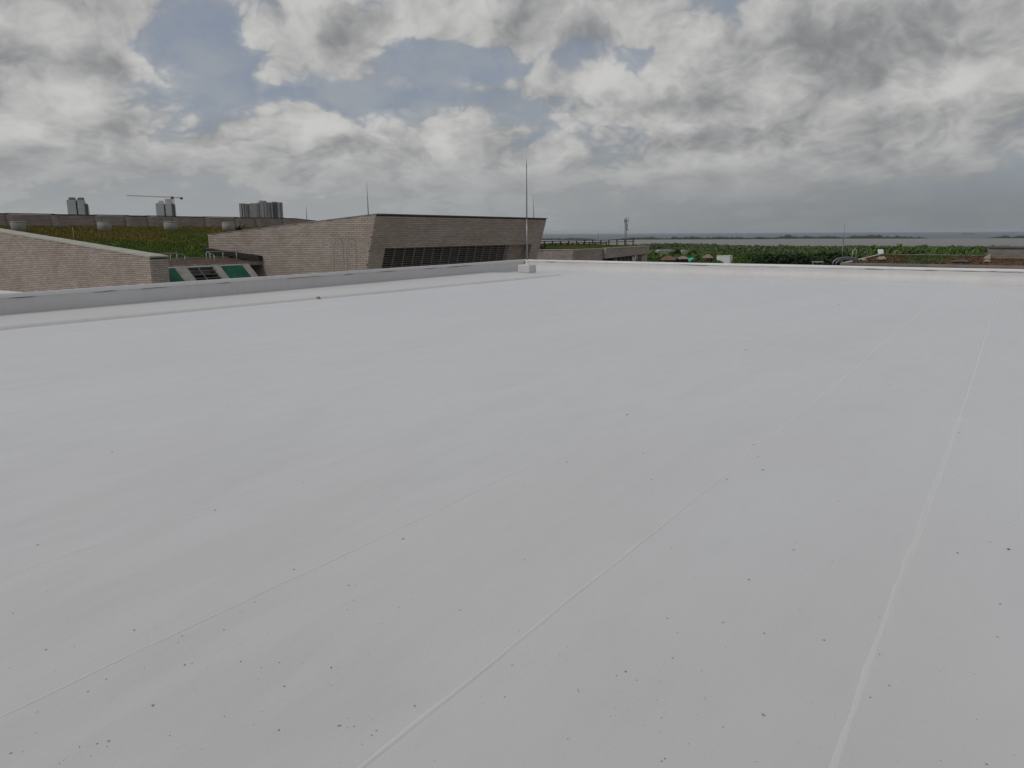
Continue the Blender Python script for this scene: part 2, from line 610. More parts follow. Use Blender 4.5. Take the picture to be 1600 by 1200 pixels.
def np_mesh(name, V, faces, mat, smooth=False):
    """V (n,3), faces (m,k)"""
    me = bpy.data.meshes.new(name)
    m, k = faces.shape
    me.vertices.add(len(V))
    me.vertices.foreach_set('co', np.ascontiguousarray(V, dtype=np.float32).ravel())
    me.loops.add(m * k)
    me.loops.foreach_set('vertex_index', np.ascontiguousarray(faces, dtype=np.int32).ravel())
    me.polygons.add(m)
    me.polygons.foreach_set('loop_start', np.arange(0, m * k, k, dtype=np.int32))
    me.polygons.foreach_set('use_smooth', np.full(m, smooth))
    me.materials.append(MATS[mat])
    me.update(calc_edges=True)
    return me


def add(name, me, parent=None):
    o = bpy.data.objects.new(name, me)
    COL.objects.link(o)
    if parent is not None:
        o.parent = parent
        o.matrix_parent_inverse = parent.matrix_basis.inverted()
    return o


def tag(o, label=None, cat=None, group=None, kind=None):
    for k, q in (('label', label), ('category', cat), ('group', group), ('kind', kind)):
        if q:
            o[k] = q
    return o


def empty(name, loc, label, cat, group=None):
    o = bpy.data.objects.new(name, None)
    o.location = tuple(float(q) for q in loc)
    o.empty_display_size = 0.2
    COL.objects.link(o)
    return tag(o, label, cat, group)


# ------------------------------------------------------------------ land, sea, islands
SEA = -50.0


def ground_z(x, y):
    d = np.hypot(x, y)
    z = np.interp(d, [0, 260, 400, 1000, 2000, 2450, 2620, 3200], [-12, -12.5, -17, -33, -46, -48.5, -51.5, -58])
    a = np.arctan2(x, y)
    # the land stays higher to the left, where the town is
    left = np.clip((-a - 0.05) / 0.5, 0, 1)
    zl = np.interp(d, [0, 260, 900, 3000, 6000, 9000], [-12, -13, -22, -26, -40, -58])
    z = z * (1 - left) + zl * left
    # low wooded knoll in front of the lagoon
    z = z + 11.0 * np.exp(-((x - 420) / 190) ** 2 - ((y - 1950) / 330) ** 2)
    return z


rr = np.concatenate([np.linspace(0, 400, 21), np.geomspace(430, 9000, 70)])
aa = np.linspace(-math.pi, math.pi, 181)
Rg, Ag = np.meshgrid(rr, aa, indexing='ij')
X, Y = Rg * np.sin(Ag), Rg * np.cos(Ag)
wob = 1 + 0.05 * np.sin(Ag * 9) + 0.03 * np.sin(Ag * 23 + 1)
Z = ground_z(X * wob, Y * wob)
nr, na = X.shape
idx = np.arange(nr * na).reshape(nr, na)
quads = np.stack([idx[:-1, :-1], idx[:-1, 1:], idx[1:, 1:], idx[1:, :-1]], -1).reshape(-1, 4)[:, ::-1]
tag(add('ground', np_mesh('ground', np.stack([X, Y, Z], -1).reshape(-1, 3), quads, 'land', True)), kind='structure')


mbp = MB()  # unseen pale ground disc, added to bounce light onto the leaning brick front
for k in range(48):
    mbp.vert((112 * math.sin(2 * math.pi * k / 48), 112 * math.cos(2 * math.pi * k / 48), -11.7))
mbp.face(list(range(48))[::-1])
tag(mbp.build('bounce_disc', 'pale_coping'), kind='structure')


def disc_sheet(name, mat, z, r0, r1, a0, a1, n=96):
    mb = MB()
    A = np.linspace(a0, a1, n)
    inner = [mb.vert((r0 * math.sin(a), r0 * math.cos(a), z)) for a in A]
    outer = [mb.vert((r1 * math.sin(a), r1 * math.cos(a), z)) for a in A]
    for i in range(n - 1):
        mb.face((inner[i], outer[i], outer[i + 1], inner[i + 1])[::-1])
    return tag(mb.build(name, mat), kind='structure')


disc_sheet('sea', 'sea_water', SEA - 0.3, 1500, 70000, -math.pi, math.pi, 240)
disc_sheet('lagoon', 'lagoon_water', SEA, 1600, 6150, -0.25, 1.6, 160)


def islet(name, px0, px1, dist, hgt, depth, seed):
    """low wooded spit: bumpy canopy ridge on the water"""
    rs = np.random.RandomState(seed)
    a0, a1 = azel(px0, 370)[0], azel(px1, 370)[0]
    n = max(30, int((a1 - a0) * dist / 9))
    A = np.linspace(a0, a1, n)
    s = np.linspace(0, 1, n)
    env = np.clip(np.minimum(s, 1 - s) * 9, 0.12, 1)
    prof = sum(rs.uniform(0.3, 1) * np.sin(s * f * 6.28 + rs.uniform(0, 6)) for f in (2.3, 4.1, 7.7)) * 0.20 + 0.72
    crown = np.clip(prof + rs.uniform(-0.22, 0.30, n), 0.22, 1.5) * env * hgt
    V, Fc = [], []
    cross = ((-1.0, 0.0), (-0.95, 0.65), (-0.5, 0.95), (0.0, 1.0), (0.6, 0.9), (1.0, 0.0))
    for i in range(n):
        for (c, h) in cross:
            r = dist + c * depth * (0.35 + 0.65 * env[i]) * 0.5 + rs.uniform(-3, 3)
            V.append((r * math.sin(A[i]), r * math.cos(A[i]), SEA - 0.6 + h * crown[i] * rs.uniform(0.85, 1.12)))
    k = len(cross)
    for i in range(n - 1):
        for j in range(k - 1):
            Fc.append((i * k + j, i * k + j + 1, (i + 1) * k + j + 1, (i + 1) * k + j))
    return tag(add(name, np_mesh(name, np.array(V), np.array(Fc), 'mangrove')), kind='structure')


islet('island', 800, 934, 6050, 17, 240, 1)
islet('island', 955, 1216, 6150, 21, 300, 2)
islet('island', 1184, 1452, 6500, 23, 320, 3)
islet('island', 1538, 1760, 6700, 18, 300, 4)
islet('island', 1500, 1524, 15000, 16, 300, 5)

# ------------------------------------------------------------------ our roof
ZP = 0.42                                     # parapet height
cor = onz(820, 405.5, ZP)                     # corner of the two parapets (top inner edge)
lf0 = onz(0, 459.5, ZP)
rg0 = onz(1600, 421, ZP)
lw = (cor - lf0) / np.linalg.norm(cor - lf0)      # along the left parapet
fwv = (rg0 - cor) / np.linalg.norm(rg0 - cor)     # along the far parapet
ln = np.array([-lw[1], lw[0], 0])                 # outward (left) normal
fn = np.array([-fwv[1], fwv[0], 0])               # outward (far) normal
c0 = np.array([cor[0], cor[1], 0.0])
L_end = c0 - lw * 34
R_end = c0 + fwv * 34
# deck: gently uneven sheet following the grid of the two parapets
nu, nv = 150, 120
Vd, Fd = [], []
for i in range(nu):
    for j in range(nv):
        a, b2 = i / (nu - 1), j / (nv - 1)
        p = c0 + (R_end - c0) * a + (L_end - c0) * b2
        h = 0.006 * math.sin(p[0] * 0.9 + 1.3 * math.sin(p[1] * 0.4)) + 0.005 * math.sin(p[1] * 1.3 + p[0] * 0.35)
        Vd.append((p[0], p[1], h * min(1, 8 * a, 8 * b2)))
Fd = [(i * nv + j, i * nv + j + 1, (i + 1) * nv + j + 1, (i + 1) * nv + j)[::-1] for i in range(nu - 1) for j in range(nv - 1)]
deck = tag(add('roof_deck', np_mesh('roof_deck', np.array(Vd), np.array(Fd), 'roof_coating', True)), kind='structure')


def deck_h(p):
    return 0.006 * math.sin(p[0] * 0.9 + 1.3 * math.sin(p[1] * 0.4)) + 0.005 * math.sin(p[1] * 1.3 + p[0] * 0.35)


# building body under the deck
mb = MB()
bw_ = [c0 + ln * 0.20 + fn * 0.20 - ZZ * 0.05, L_end + ln * 0.20 - ZZ * 0.05, L_end + (R_end - c0) - ZZ * 0.05, R_end + fn * 0.20 - ZZ * 0.05]
mb.prism([p - ZZ * 14 for p in bw_], ZZ * 13.9)
body = mb.build('supporting_wall', 'concrete', deck)

# welded lap seams, 1.06 m apart, running along U
Vp = np.array([-VV[0], -VV[1], 0])
s1 = onz(1320, 1190, 0)
seam_v0 = float(np.dot(s1, VV))


def seam(vpos, u0, u1, wid, hgt, seed):
    rs = random.Random(seed)
    mb = MB()
    step = 0.10
    n = int((u1 - u0) / step)
    prof = ((2.3, 0.0), (1.0, 0.25), (0.55, 0.95), (-0.35, 1.0), (-0.75, 0.35), (-1.5, 0.0))
    rows = []
    off = 0
    for i in range(n + 1):
        u = u0 + i * step
        off = off * 0.86 + rs.uniform(-1, 1) * 0.0032
        sw = 0.010 * math.sin(u * 0.45 + seed) + 0.004 * math.sin(u * 1.7 + seed * 2)
        row = []
        wl = wid * (0.8 + 0.4 * rs.random())
        for (a, h) in prof:
            p = u * UU + (vpos + off + sw + a * wl) * VV
            row.append(mb.vert((p[0], p[1], deck_h(p) + h * hgt * (0.75 + 0.4 * rs.random()) - (0.004 if h == 0 else 0))))
        rows.append(row)
    for i in range(n):
        for j in range(len(prof) - 1):
            mb.face((rows[i][j], rows[i][j + 1], rows[i + 1][j + 1], rows[i + 1][j]), True)
    return mb.build('seam', 'seam_coating', deck)


SP = 1.065
for k, (wid, hgt) in enumerate(((0.0115, 0.0065), (0.009, 0.005), (0.007, 0.003), (0.006, 0.002)) + ((0.006, 0.0014),) * 7):
    v = seam_v0 + SP * k
    u_hi = 23.4 + 0.05 * k
    seam(v, -2.5, u_hi, wid, hgt, k + 1)
for k in (1, 2, 3, 4, 5, 6, 7):
    seam(seam_v0 - SP * k, -2.5, 22.5, 0.008, 0.004, 40 + k)

# gutter curb: low raised strip along the left parapet, ending at the far one
e0, e1 = onz(0, 512.5, 0.03), onz(875, 429.5, 0.03)
mb = MB()
ed = (e1 - e0) / np.linalg.norm(e1 - e0)
e0 = e0 - ed * 14
Lg = np.linalg.norm(e1 - e0)
n = 90
rows = []
for i in range(n + 1):
    p = e0 + ed * Lg * i / n
    # foot on the parapet side
    t = np.dot(p - c0, lw)
    q = c0 + lw * min(t, -0.02)
    wv = 0.012 * math.sin(i * 0.7) + 0.010 * math.sin(i * 1.9)
    nrm = (q - p) * np.array([1, 1, 0])
    nrm = nrm / (np.linalg.norm(nrm) + 1e-9)
    pr = ((p - nrm * (0.06 + wv), -0.012), (p - nrm * (0.025 + wv), 0.022), (p + nrm * (0.01 - wv), 0.050), (p + nrm * 0.07, 0.058), (q + ln * 0.03, 0.060))
    rows.append([mb.vert((a[0], a[1], z)) for a, z in pr])
for i in range(n):
    for j in range(4):
        mb.face((rows[i][j], rows[i + 1][j], rows[i + 1][j + 1], rows[i][j + 1]), j > 0)
mb.face(rows[-1])
mb.build('gutter_curb', 'parapet_coating', deck)


def parapet(name, A, d, nrm, length, label, cove, cap_h, thick, seed, gap_shades):
    """wall from A along d; inner face at A, nrm points outward"""
    rs = random.Random(seed)
    root = empty(name, A, label, 'wall')
    mb = MB()
    n = int(length / 0.25)
    prof = [(-cove, -0.004), (-cove * 0.55, cove * 0.10), (-cove * 0.22, cove * 0.36), (-cove * 0.04, cove * 0.85), (0.0, cove * 1.3), (0.0, ZP - 0.01), (thick, ZP - 0.03), (thick, -3.0)]
    rows = []
    for i in range(n + 1):
        p = A + d * length * i / n
        wv = 0.004 * math.sin(i * 0.31 + seed) + 0.003 * math.sin(i * 0.9)
        rows.append([mb.vert(p + nrm * (o + (wv if k < 6 else 0)) + ZZ * z) for k, (o, z) in enumerate(prof)])
    for i in range(n):
        for j in range(len(prof) - 1):
            mb.face((rows[i][j], rows[i][j + 1], rows[i + 1][j + 1], rows[i + 1][j]), j < 4)
    mb.face(rows[0])
    mb.face(rows[-1][::-1])
    mb.build('wall_face', 'parapet_coating', root)
    mb = MB()
    rows = []
    off = 0
    for i in range(n + 1):
        p = A + d * length * i / n
        off = off * 0.8 + rs.uniform(-1, 1) * 0.004
        lift = 0.014 + 0.006 * rs.random()
        top = ZP + 0.008 + 0.003 * math.sin(i * 0.23 + seed)
        pr = ((0.004, ZP - cap_h + off), (-lift, ZP - cap_h + off), (-0.012, ZP - 0.04), (-0.004, top - 0.006), (0.012, top), (thick - 0.01, top - 0.02), (thick + 0.012, top - 0.03), (thick + 0.012, ZP - 0.16))
        rows.append([mb.vert(p + nrm * o + ZZ * z) for o, z in pr])
    for i in range(n):
        for j in range(7):
            mb.face((rows[i][j], rows[i][j + 1], rows[i + 1][j + 1], rows[i + 1][j]), 1 < j < 4)
    mb.face(rows[0])
    mb.face(rows[-1][::-1])
    cap = mb.build('cap', 'cap_coating', root)
    # dark strips painting in the shade of the gaps under the lifted cap
    for (t0, t1, hh) in gap_shades:
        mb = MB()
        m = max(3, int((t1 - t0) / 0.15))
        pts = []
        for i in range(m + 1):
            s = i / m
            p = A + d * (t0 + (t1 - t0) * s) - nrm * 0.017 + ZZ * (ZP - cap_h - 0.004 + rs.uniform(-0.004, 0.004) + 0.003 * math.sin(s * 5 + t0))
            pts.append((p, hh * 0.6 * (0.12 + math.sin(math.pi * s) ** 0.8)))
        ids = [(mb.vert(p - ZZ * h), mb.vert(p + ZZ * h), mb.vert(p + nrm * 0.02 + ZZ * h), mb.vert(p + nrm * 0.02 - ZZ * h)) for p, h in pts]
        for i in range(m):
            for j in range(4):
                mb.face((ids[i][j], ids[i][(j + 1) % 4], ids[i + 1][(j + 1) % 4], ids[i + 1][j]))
        mb.build('lap_shade_strip', 'lap_gap_shade', cap)
    return root


def t_of(px, py, which):
    p = onz(px, py, ZP - 0.06)
    return float(np.dot(p - c0, lw if which == 'l' else fwv))


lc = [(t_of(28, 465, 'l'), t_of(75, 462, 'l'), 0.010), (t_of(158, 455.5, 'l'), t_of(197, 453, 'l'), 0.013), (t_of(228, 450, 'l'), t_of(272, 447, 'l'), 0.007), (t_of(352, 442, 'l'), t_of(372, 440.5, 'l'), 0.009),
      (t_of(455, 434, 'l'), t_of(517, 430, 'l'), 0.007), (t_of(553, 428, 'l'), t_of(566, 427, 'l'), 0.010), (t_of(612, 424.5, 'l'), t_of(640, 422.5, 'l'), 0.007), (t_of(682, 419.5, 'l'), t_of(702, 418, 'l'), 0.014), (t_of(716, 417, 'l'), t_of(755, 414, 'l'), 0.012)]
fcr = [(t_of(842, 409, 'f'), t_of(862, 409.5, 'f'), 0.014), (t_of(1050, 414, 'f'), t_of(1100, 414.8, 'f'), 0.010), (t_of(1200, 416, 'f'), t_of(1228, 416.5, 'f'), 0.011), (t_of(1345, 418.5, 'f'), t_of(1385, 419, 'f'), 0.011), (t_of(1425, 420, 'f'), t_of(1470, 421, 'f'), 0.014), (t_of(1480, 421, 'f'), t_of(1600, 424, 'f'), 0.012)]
# left parapet is laid from its near end towards the corner
Ls = 34.0
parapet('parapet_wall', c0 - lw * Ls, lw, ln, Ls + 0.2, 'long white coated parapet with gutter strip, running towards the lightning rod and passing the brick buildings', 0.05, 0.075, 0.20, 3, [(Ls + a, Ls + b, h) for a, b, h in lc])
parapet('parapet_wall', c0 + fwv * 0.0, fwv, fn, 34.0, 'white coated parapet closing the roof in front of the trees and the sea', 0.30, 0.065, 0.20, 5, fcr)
# cross wall joining the left parapet from outside
pj = onz(50, 456.6, ZP)
pj = np.array([pj[0], pj[1], 0])
mb = MB()
jd = VV
mb.prism([pj + ln * 0.19 + ZZ * -3, pj + ln * 0.19 + ZZ * (ZP - 0.06), pj + ln * 0.19 - UU * 0.22 + ZZ * (ZP - 0.06), pj + ln * 0.19 - UU * 0.22 + ZZ * -3], jd * 9)
o_ = empty('parapet_wall', pj, 'short white capped wall branching off outside the long parapet, beside the sloping brick wall', 'wall')
mb.build('wall_face', 'parapet_coating', o_)
mb = MB()
mb.box(pj + ln * 0.19 + jd * 4.5 - UU * 0.11 + ZZ * (ZP - 0.035), 0.13, 4.5, 0.025)
mb.build('cap', 'cap_coating', o_, 0.008)

# lightning rod on its block in the corner
bl = onz(818, 424.5, 0)
bl = onz(827, 425.5, 0.055)                      # nearest lower corner of the block
rod_e = (UU, VV, ZZ)
bc = bl + UU * 0.24 + VV * 0.24
rod = empty('lightning_rod', (bc[0], bc[1], 0.05), 'tall thin steel lightning rod on a white concrete block in the parapet corner', 'lightning rod', 'lightning rods on the roofs')
mb = MB()
mb.box((bc[0], bc[1], 0.17), 0.24, 0.24, 0.14)
mb.build('base_block', 'parapet_coating', rod, 0.025)
rtop = onp(822, 246, bc, np.array([0, 1.0, 0]))
mb = MB()
mb.tube([(bc[0], bc[1], 0.30), (bc[0], bc[1], 0.36)], 0.085, 10, 0.045)
mb.tube([(bc[0], bc[1], 0.34), (bc[0], bc[1], 0.48)], 0.042, 10, 0.036)
mb.build('foot_sleeve', 'white_paint', rod)
mb = MB()
zt = float(rtop[2])
tx = (rtop[0] - bc[0]) * 0.6
zm = 0.3 + (zt - 0.3) * 0.43
mb.tube([(bc[0], bc[1], 0.45), (bc[0] + tx * 0.4, bc[1], zm)], 0.030, 8, 0.026)
mb.build('lower_mast', 'galvanised', rod)
mb = MB()
mb.tube([(bc[0] + tx * 0.4, bc[1], zm - 0.03), (bc[0] + tx * 0.9, bc[1], zt - 0.25)], 0.021, 8, 0.016)
mb.tube([(bc[0] + tx * 0.9, bc[1], zt - 0.27), (bc[0] + tx, bc[1], zt)], 0.010, 6, 0.003)
mb.build('upper_mast', 'dull_steel', rod)

# roof ladder: two hooped stiles rising over the left parapet from outside
lad_root = None
for px_l, px_r, top in ((523, 538, 372), (543.5, 558, 372.5)):
    pt = onz((px_l + px_r) / 2, 424.5, ZP)
    if lad_root is None:
        pz = onz(541, 424.5, ZP)
        ladp = np.array([pz[0], pz[1], 0]) + ln * 0.32
        lad_root = empty('roof_ladder', ladp + ZZ * -2.4, 'grey steel ladder with two hooped handrails rising outside the long parapet', 'ladder')
    al = onp(px_l, 424.5, ladp, ln)
    a = np.array([al[0], al[1], 0])
    ztop = float(onp(px_l + 7, top, a, ln)[2])
    pr = onp(px_r, 424.5, a, ln)
    c = np.array([pr[0], pr[1], 0])
    pts = [a + ZZ * -2.4, a + ZZ * (ztop - 0.16)]
    for k in range(1, 10):
        an = math.pi * k / 10
        pts.append(a + (c - a) * (0.5 - 0.5 * math.cos(an)) + ZZ * (ztop - 0.16 + 0.16 * math.sin(an)))
    pts += [c + ZZ * (ztop - 0.16), c + ZZ * -2.4]
    mb = MB()
    mb.tube(pts, 0.014, 8)
    mb.build('hoop_rail', 'galvanised', lad_root)
    lad_last = c
mb = MB()
la = onp(538, 424.5, ladp, ln) * np.array([1, 1, 0])
for k in range(8):
    mb = MB()
    mb.tube([la + ZZ * (-2.2 + 0.3 * k), la + lw * 0.16 + ZZ * (-2.2 + 0.3 * k)], 0.012, 6)
    mb.build('rung', 'galvanised', lad_root)

# mortar lump and grit on the deck
lp = onz(497, 467.5, 0.0)


def lump(name, p, r, mat, seed, parent=None, flat=0.6):
    rs = random.Random(seed)
    mb = MB()
    prof = [(r * 0.55, -r * 0.1), (r * 1.0, r * 0.12), (r * 0.85, r * 0.6 * flat), (r * 0.45, r * 1.05 * flat)]
    mb.lathe((0, 0, 0), prof, 9)
    mb.v = [(x * rs.uniform(0.75, 1.3), y * rs.uniform(0.75, 1.3), z * rs.uniform(0.8, 1.2)) for x, y, z in mb.v]
    mb.sm = [False] * len(mb.sm)
    o = mb.build(name, mat, parent)
    o.location = tuple(float(q) for q in p)
    return o


tag(lump('mortar_lump', lp, 0.055, 'mortar_lump', 5, flat=1.0), 'small grey lump of mortar lying beside the gutter strip', 'rubble')
V, Fc = [], []


def flake(p, r, rs):
    k = len(V)
    n = rs.randint(3, 5)
    h = r * rs.uniform(0.3, 0.9)
    st = rs.uniform(1, 2.0)
    an = rs.uniform(0, 6.28)
    for j in range(n):
        t = 6.283 * j / n + rs.uniform(-.4, .4)
        q = np.array([math.cos(t) * st, math.sin(t)]) * r * rs.uniform(.7, 1.2)
        V.append((p[0] + q[0] * math.cos(an) - q[1] * math.sin(an), p[1] + q[0] * math.sin(an) + q[1] * math.cos(an), p[2] + 0.0005))
    V.append((p[0], p[1], p[2] + h))
    for j in range(n):
        Fc.append((k + j, k + (j + 1) % n, k + n))


rs = random.Random(21)
for i in range(900):
    if i % 7 == 3:
        kk = rs.choice((0, 0, 1, 1, 2, 3))
        q_ = rs.uniform(1.6, 9.0) * UU + (seam_v0 + SP * kk + rs.gauss(0, 0.03)) * VV
        px, py = None, None
    elif i % 5:
        px, py = rs.uniform(-150, 1750), 1200 - 640 * (rs.random() ** 1.15)
    else:
        if i % 60 == 0:
            ccx, ccy = rs.uniform(0, 1600), rs.uniform(620, 1190)
        px, py = ccx + rs.gauss(0, 45), min(1200, ccy + rs.gauss(0, 22))
    p = onz(px, py, 0) if px is not None else np.array([q_[0], q_[1], 0.0])
    p[2] = deck_h(p)
    r = 0.00092 * math.exp(rs.gauss(0, 0.60)) * (1 + np.hypot(p[0], p[1]) * 0.10)
    flake(p, min(r, 0.012), rs)
for px, py, r in ((648, 1106, .009), (588, 1145, .007), (436, 1144, .007), (170, 1160, .006), (152, 1164, .006), (1170, 906, .012), (978, 1052, .010), (336, 796, .012), (175, 704, .016), (980, 650, .02), (945, 893, .010),
                  (630, 842, .012), (1193, 1121, .008), (1130, 1140, .005), (1240, 859, .010), (1184, 715, .012), (1192, 735, .010), (1005, 710, .009), (1018, 750, .008), (820, 760, .009), (350, 985, .006), (210, 985, .008), (300, 1038, .006), (58, 850, .009), (1312, 476, .03), (1165, 548, .02), (490, 400, 0), (1563, 943, .009)):
    if r:
        p = onz(px, py, 0)
        p[2] = deck_h(p)
        flake(p, r * 0.55, rs)
tag(add('grit', np_mesh('grit', np.array(V), np.array(Fc), 'grit')), 'scattered dark crumbs of grit on the white roof coating', 'grit', kind='stuff')

# ------------------------------------------------------------------ brick laying
BL, BHT, JO = 0.40, 0.10, 0.017
_unit = {}


def unit_mesh(wd, dirs, key):
    k = (round(wd, 3), key)
    if k not in _unit:
        mb = MB()
        mb.box((0, 0, 0), wd / 2, 0.020, (BHT - JO) / 2, dirs)
        _unit[k] = mb.mesh('brick', 'brick_pale')
    return _unit[k]


def lay(parent, org, e, wv, nrm, z0, z1, span, key, limit=300, near=None, skip=None):
    """bricks on a face: org + e*s + wv*h; span(h) -> (s0, s1); each brick proud of the mortar bed"""
    spots = []
    rows_n = int((z1 - z0) / BHT)
    for r in range(rows_n):
        h = z0 + (r + 0.5) * BHT
        s0, s1 = span(h)
        if s1 - s0 < 0.08:
            continue
        base = (0.5 * BL if r % 2 else 0.0)
        k0 = math.floor((s0 - base) / BL)
        s = base + k0 * BL
        while s < s1:
            a, b = max(s, s0), min(s + BL, s1)
            s += BL
            if b - a < 0.06:
                continue
            if skip and skip((a + b) / 2, h):
                continue
            wd = BL - JO if b - a > BL - 0.001 else max(0.05, round((b - a) / 0.05) * 0.05 - JO)
            c = org + e * ((a + b) / 2) + wv * h + nrm * 0.004
            spots.append((c, wd))
    spots.sort(key=lambda q: near(q[0]))
    rs = random.Random(sum(map(ord, key)))
    for c, wd in spots[:limit]:
        o = bpy.data.objects.new('brick', unit_mesh(wd, (e, nrm, wv), key))
        o.location = tuple(float(q) for q in c + nrm * rs.uniform(-0.005, 0.005) - np.array(parent.location))
        COL.objects.link(o)
        o.parent = parent
    rest = spots[limit:]
    if rest:
        mb = MB()
        for c, wd in rest:
            mb.box(c + nrm * rs.uniform(-0.005, 0.005), wd / 2, 0.020, (BHT - JO) / 2, (e, nrm, wv))
        tag(mb.build('brickwork', 'brick_pale', parent), kind='stuff')


def visible_rank(p):
    """how low a brick ranks: nearest to the camera first, hidden low ones last"""
    return float(np.hypot(p[0], p[1])) + (200 if p[2] < -1.5 else 0)


# ------------------------------------------------------------------ building A: sloping brick end wall with pale coping
uA = 20.9
a_u, a_v, a_z = on_u(234, 400, uA)
l_v, l_z = on_u(0, 361, uA)[1:]
slopeA = (l_z - a_z) / (l_v - a_v)
vEnd = 62.0
zA = lambda v: a_z + slopeA * (v - a_v)
thA = on_v(261, 399, a_v)[0] - uA
A = empty('brick_wall', G(uA, a_v, -12), 'pale brick wing wall with sloping concrete coping, its high end beyond the short white wall', 'wall')
cop = 0.075
mb = MB()
mb.prism([G(uA + 0.02, a_v + 0.02, -12), G(uA + 0.02, a_v + 0.02, a_z - cop), G(uA + 0.02, vEnd, zA(vEnd) - cop), G(uA + 0.02, vEnd, -12)], UU * (thA - 0.04), lambda p: (to_uv(p)[1] + to_uv(p)[0], to_uv(p)[2]))
mb.build('mortar_bed', 'mortar', A)
lay(A, G(uA, a_v, 0), VV, ZZ, -UU, -2.6, 3.6, lambda h: (max(0.0, (h + 0.055 - a_z) / slopeA), 21.0), 'A', 300, visible_rank)
lay(A, G(uA, a_v, 0), UU, ZZ, -VV, -2.6, a_z - cop - 0.02, lambda h: (0.0, thA), 'A2', 0, visible_rank)
mb = MB()
mb.prism([G(uA - 0.05, a_v - 0.05, a_z - cop), G(uA - 0.05, a_v - 0.05, a_z), G(uA - 0.05, vEnd, zA(vEnd)), G(uA - 0.05, vEnd, zA(vEnd) - cop)], UU * (thA + 0.10))
mb.build('coping', 'pale_coping', A, 0.012)

# ------------------------------------------------------------------ building B: leaning brick block with louvres
uB = 29.35
bb = on_u(573, 422, uB)
bt = on_u(588, 333.5, uB)
lean = (bt[1] - bb[1]) / (bt[2] - bb[2])              # dv/dz of the leaning front
vF = lambda z: bt[1] + lean * (z - bt[2])
bl_ = on_u(325, 366, uB)
slopeB = (bl_[2] - bt[2]) / (bl_[1] - bt[1])          # falls to the left
zB = lambda v: bt[2] + slopeB * (v - bt[1])
uR = 46.3
vB1 = bl_[1]
B = empty('louvred_building', G(uB, bb[1], -12), 'brick building with outward leaning front, dark louvre band and sloping roof edge', 'building')
cB = 0.055
# louvre opening on the leaning front
lo_u0, lo_u1 = 30.45, 45.1
lo_z1 = 0.67
ztopB = bt[2] - cB
wl = G(0, lean, 1.0)                                   # up the leaning front
nF_ = np.cross(wl / np.linalg.norm(wl), UU)
if np.dot(nF_, VV) > 0:
    nF_ = -nF_
FQ = lambda u, z: G(u, vF(z), z)
mb = MB()
inn = 0.022
quadsF = [((uB, uR), (lo_z1, ztopB)), ((uB, lo_u0), (-12, lo_z1)), ((lo_u1, uR), (-12, lo_z1)), ((lo_u0, lo_u1), (-12, -1.7))]
for (u0, u1), (z0, z1) in quadsF:
    q = [FQ(u0, z0), FQ(u1, z0), FQ(u1, z1), FQ(u0, z1)]
    q = [p - nF_ * inn for p in q]
    mb.poly(q, [(u0, z0), (u1, z0), (u1, z1), (u0, z1)])
# left face, right face, back
Lq = [G(uB + inn, vB1, -12), G(uB + inn, vF(-12) + inn, -12), G(uB + inn, vF(ztopB) + inn, ztopB), G(uB + inn, vB1, zB(vB1) - cB)]
mb.poly(Lq)
Rq = [G(uR - inn, vB1, -12), G(uR - inn, vF(-12) + inn, -12), G(uR - inn, vF(ztopB) + inn, ztopB), G(uR - inn, vB1, zB(vB1) - cB)]
mb.poly(Rq[::-1])
mb.poly([Lq[0], Lq[3], Rq[3], Rq[0]])
mb.build('mortar_bed', 'mortar', B)
# recess behind the louvres
mb = MB()
dp = VV * 0.55
for q in ([(lo_u0, lo_z1), (lo_u1, lo_z1)], [(lo_u1, lo_z1), (lo_u1, -1.7)], [(lo_u1, -1.7), (lo_u0, -1.7)], [(lo_u0, -1.7), (lo_u0, lo_z1)]):
    a, b = FQ(*q[0]) - nF_ * 0.01, FQ(*q[1]) - nF_ * 0.01
    mb.poly([a, b, b + dp, a + dp], [(0, 0), (3, 0), (3, .5), (0, .5)])
mb.poly([FQ(lo_u0, -1.7) + dp, FQ(lo_u1, -1.7) + dp, FQ(lo_u1, lo_z1) + dp, FQ(lo_u0, lo_z1) + dp], [(0, 0), (14, 0), (14, 2), (0, 2)])
mb.build('recess', 'brickwork', B)
mb = MB()
a_, b_ = 0.47, 0.5
mb.poly([FQ(lo_u0, -1.7) + VV * a_, FQ(42.6, -1.7) + VV * a_, FQ(42.6, lo_z1) + VV * a_, FQ(lo_u0, lo_z1) + VV * a_])
mb.build('dark_plenum', 'dark_metal', B)
sp = 0.118
ks = 0
zq = lo_z1 - 0.05
while zq > -1.6:
    mb = MB()
    o_ = VV * 0.14
    e1_ = FQ(lo_u0, zq) + o_
    e2_ = FQ(42.6, zq) + o_
    w1 = -VV * 0.055 - ZZ * 0.012
    w2 = VV * 0.055 + ZZ * 0.030
    t_ = ZZ * 0.012
    mb.prism([e1_ + w1, e1_ + w1 + t_ * 2.2, e1_ + w2 + t_, e1_ + w2], (e2_ - e1_))
    mb.build('louvre_slat', 'louvre_grey', B)
    zq -= sp
um = 31.3
while um < 42.7:
    mb = MB()
    p0_, p1_ = FQ(um, -1.7) + VV * 0.05, FQ(um, lo_z1) + VV * 0.05
    mb.prism([p0_ - UU * 0.03, p0_ + UU * 0.03, p0_ + UU * 0.03 + VV * 0.06, p0_ - UU * 0.03 + VV * 0.06], p1_ - p0_)
    mb.build('louvre_mullion', 'louvre_grey', B)
    um += 0.83
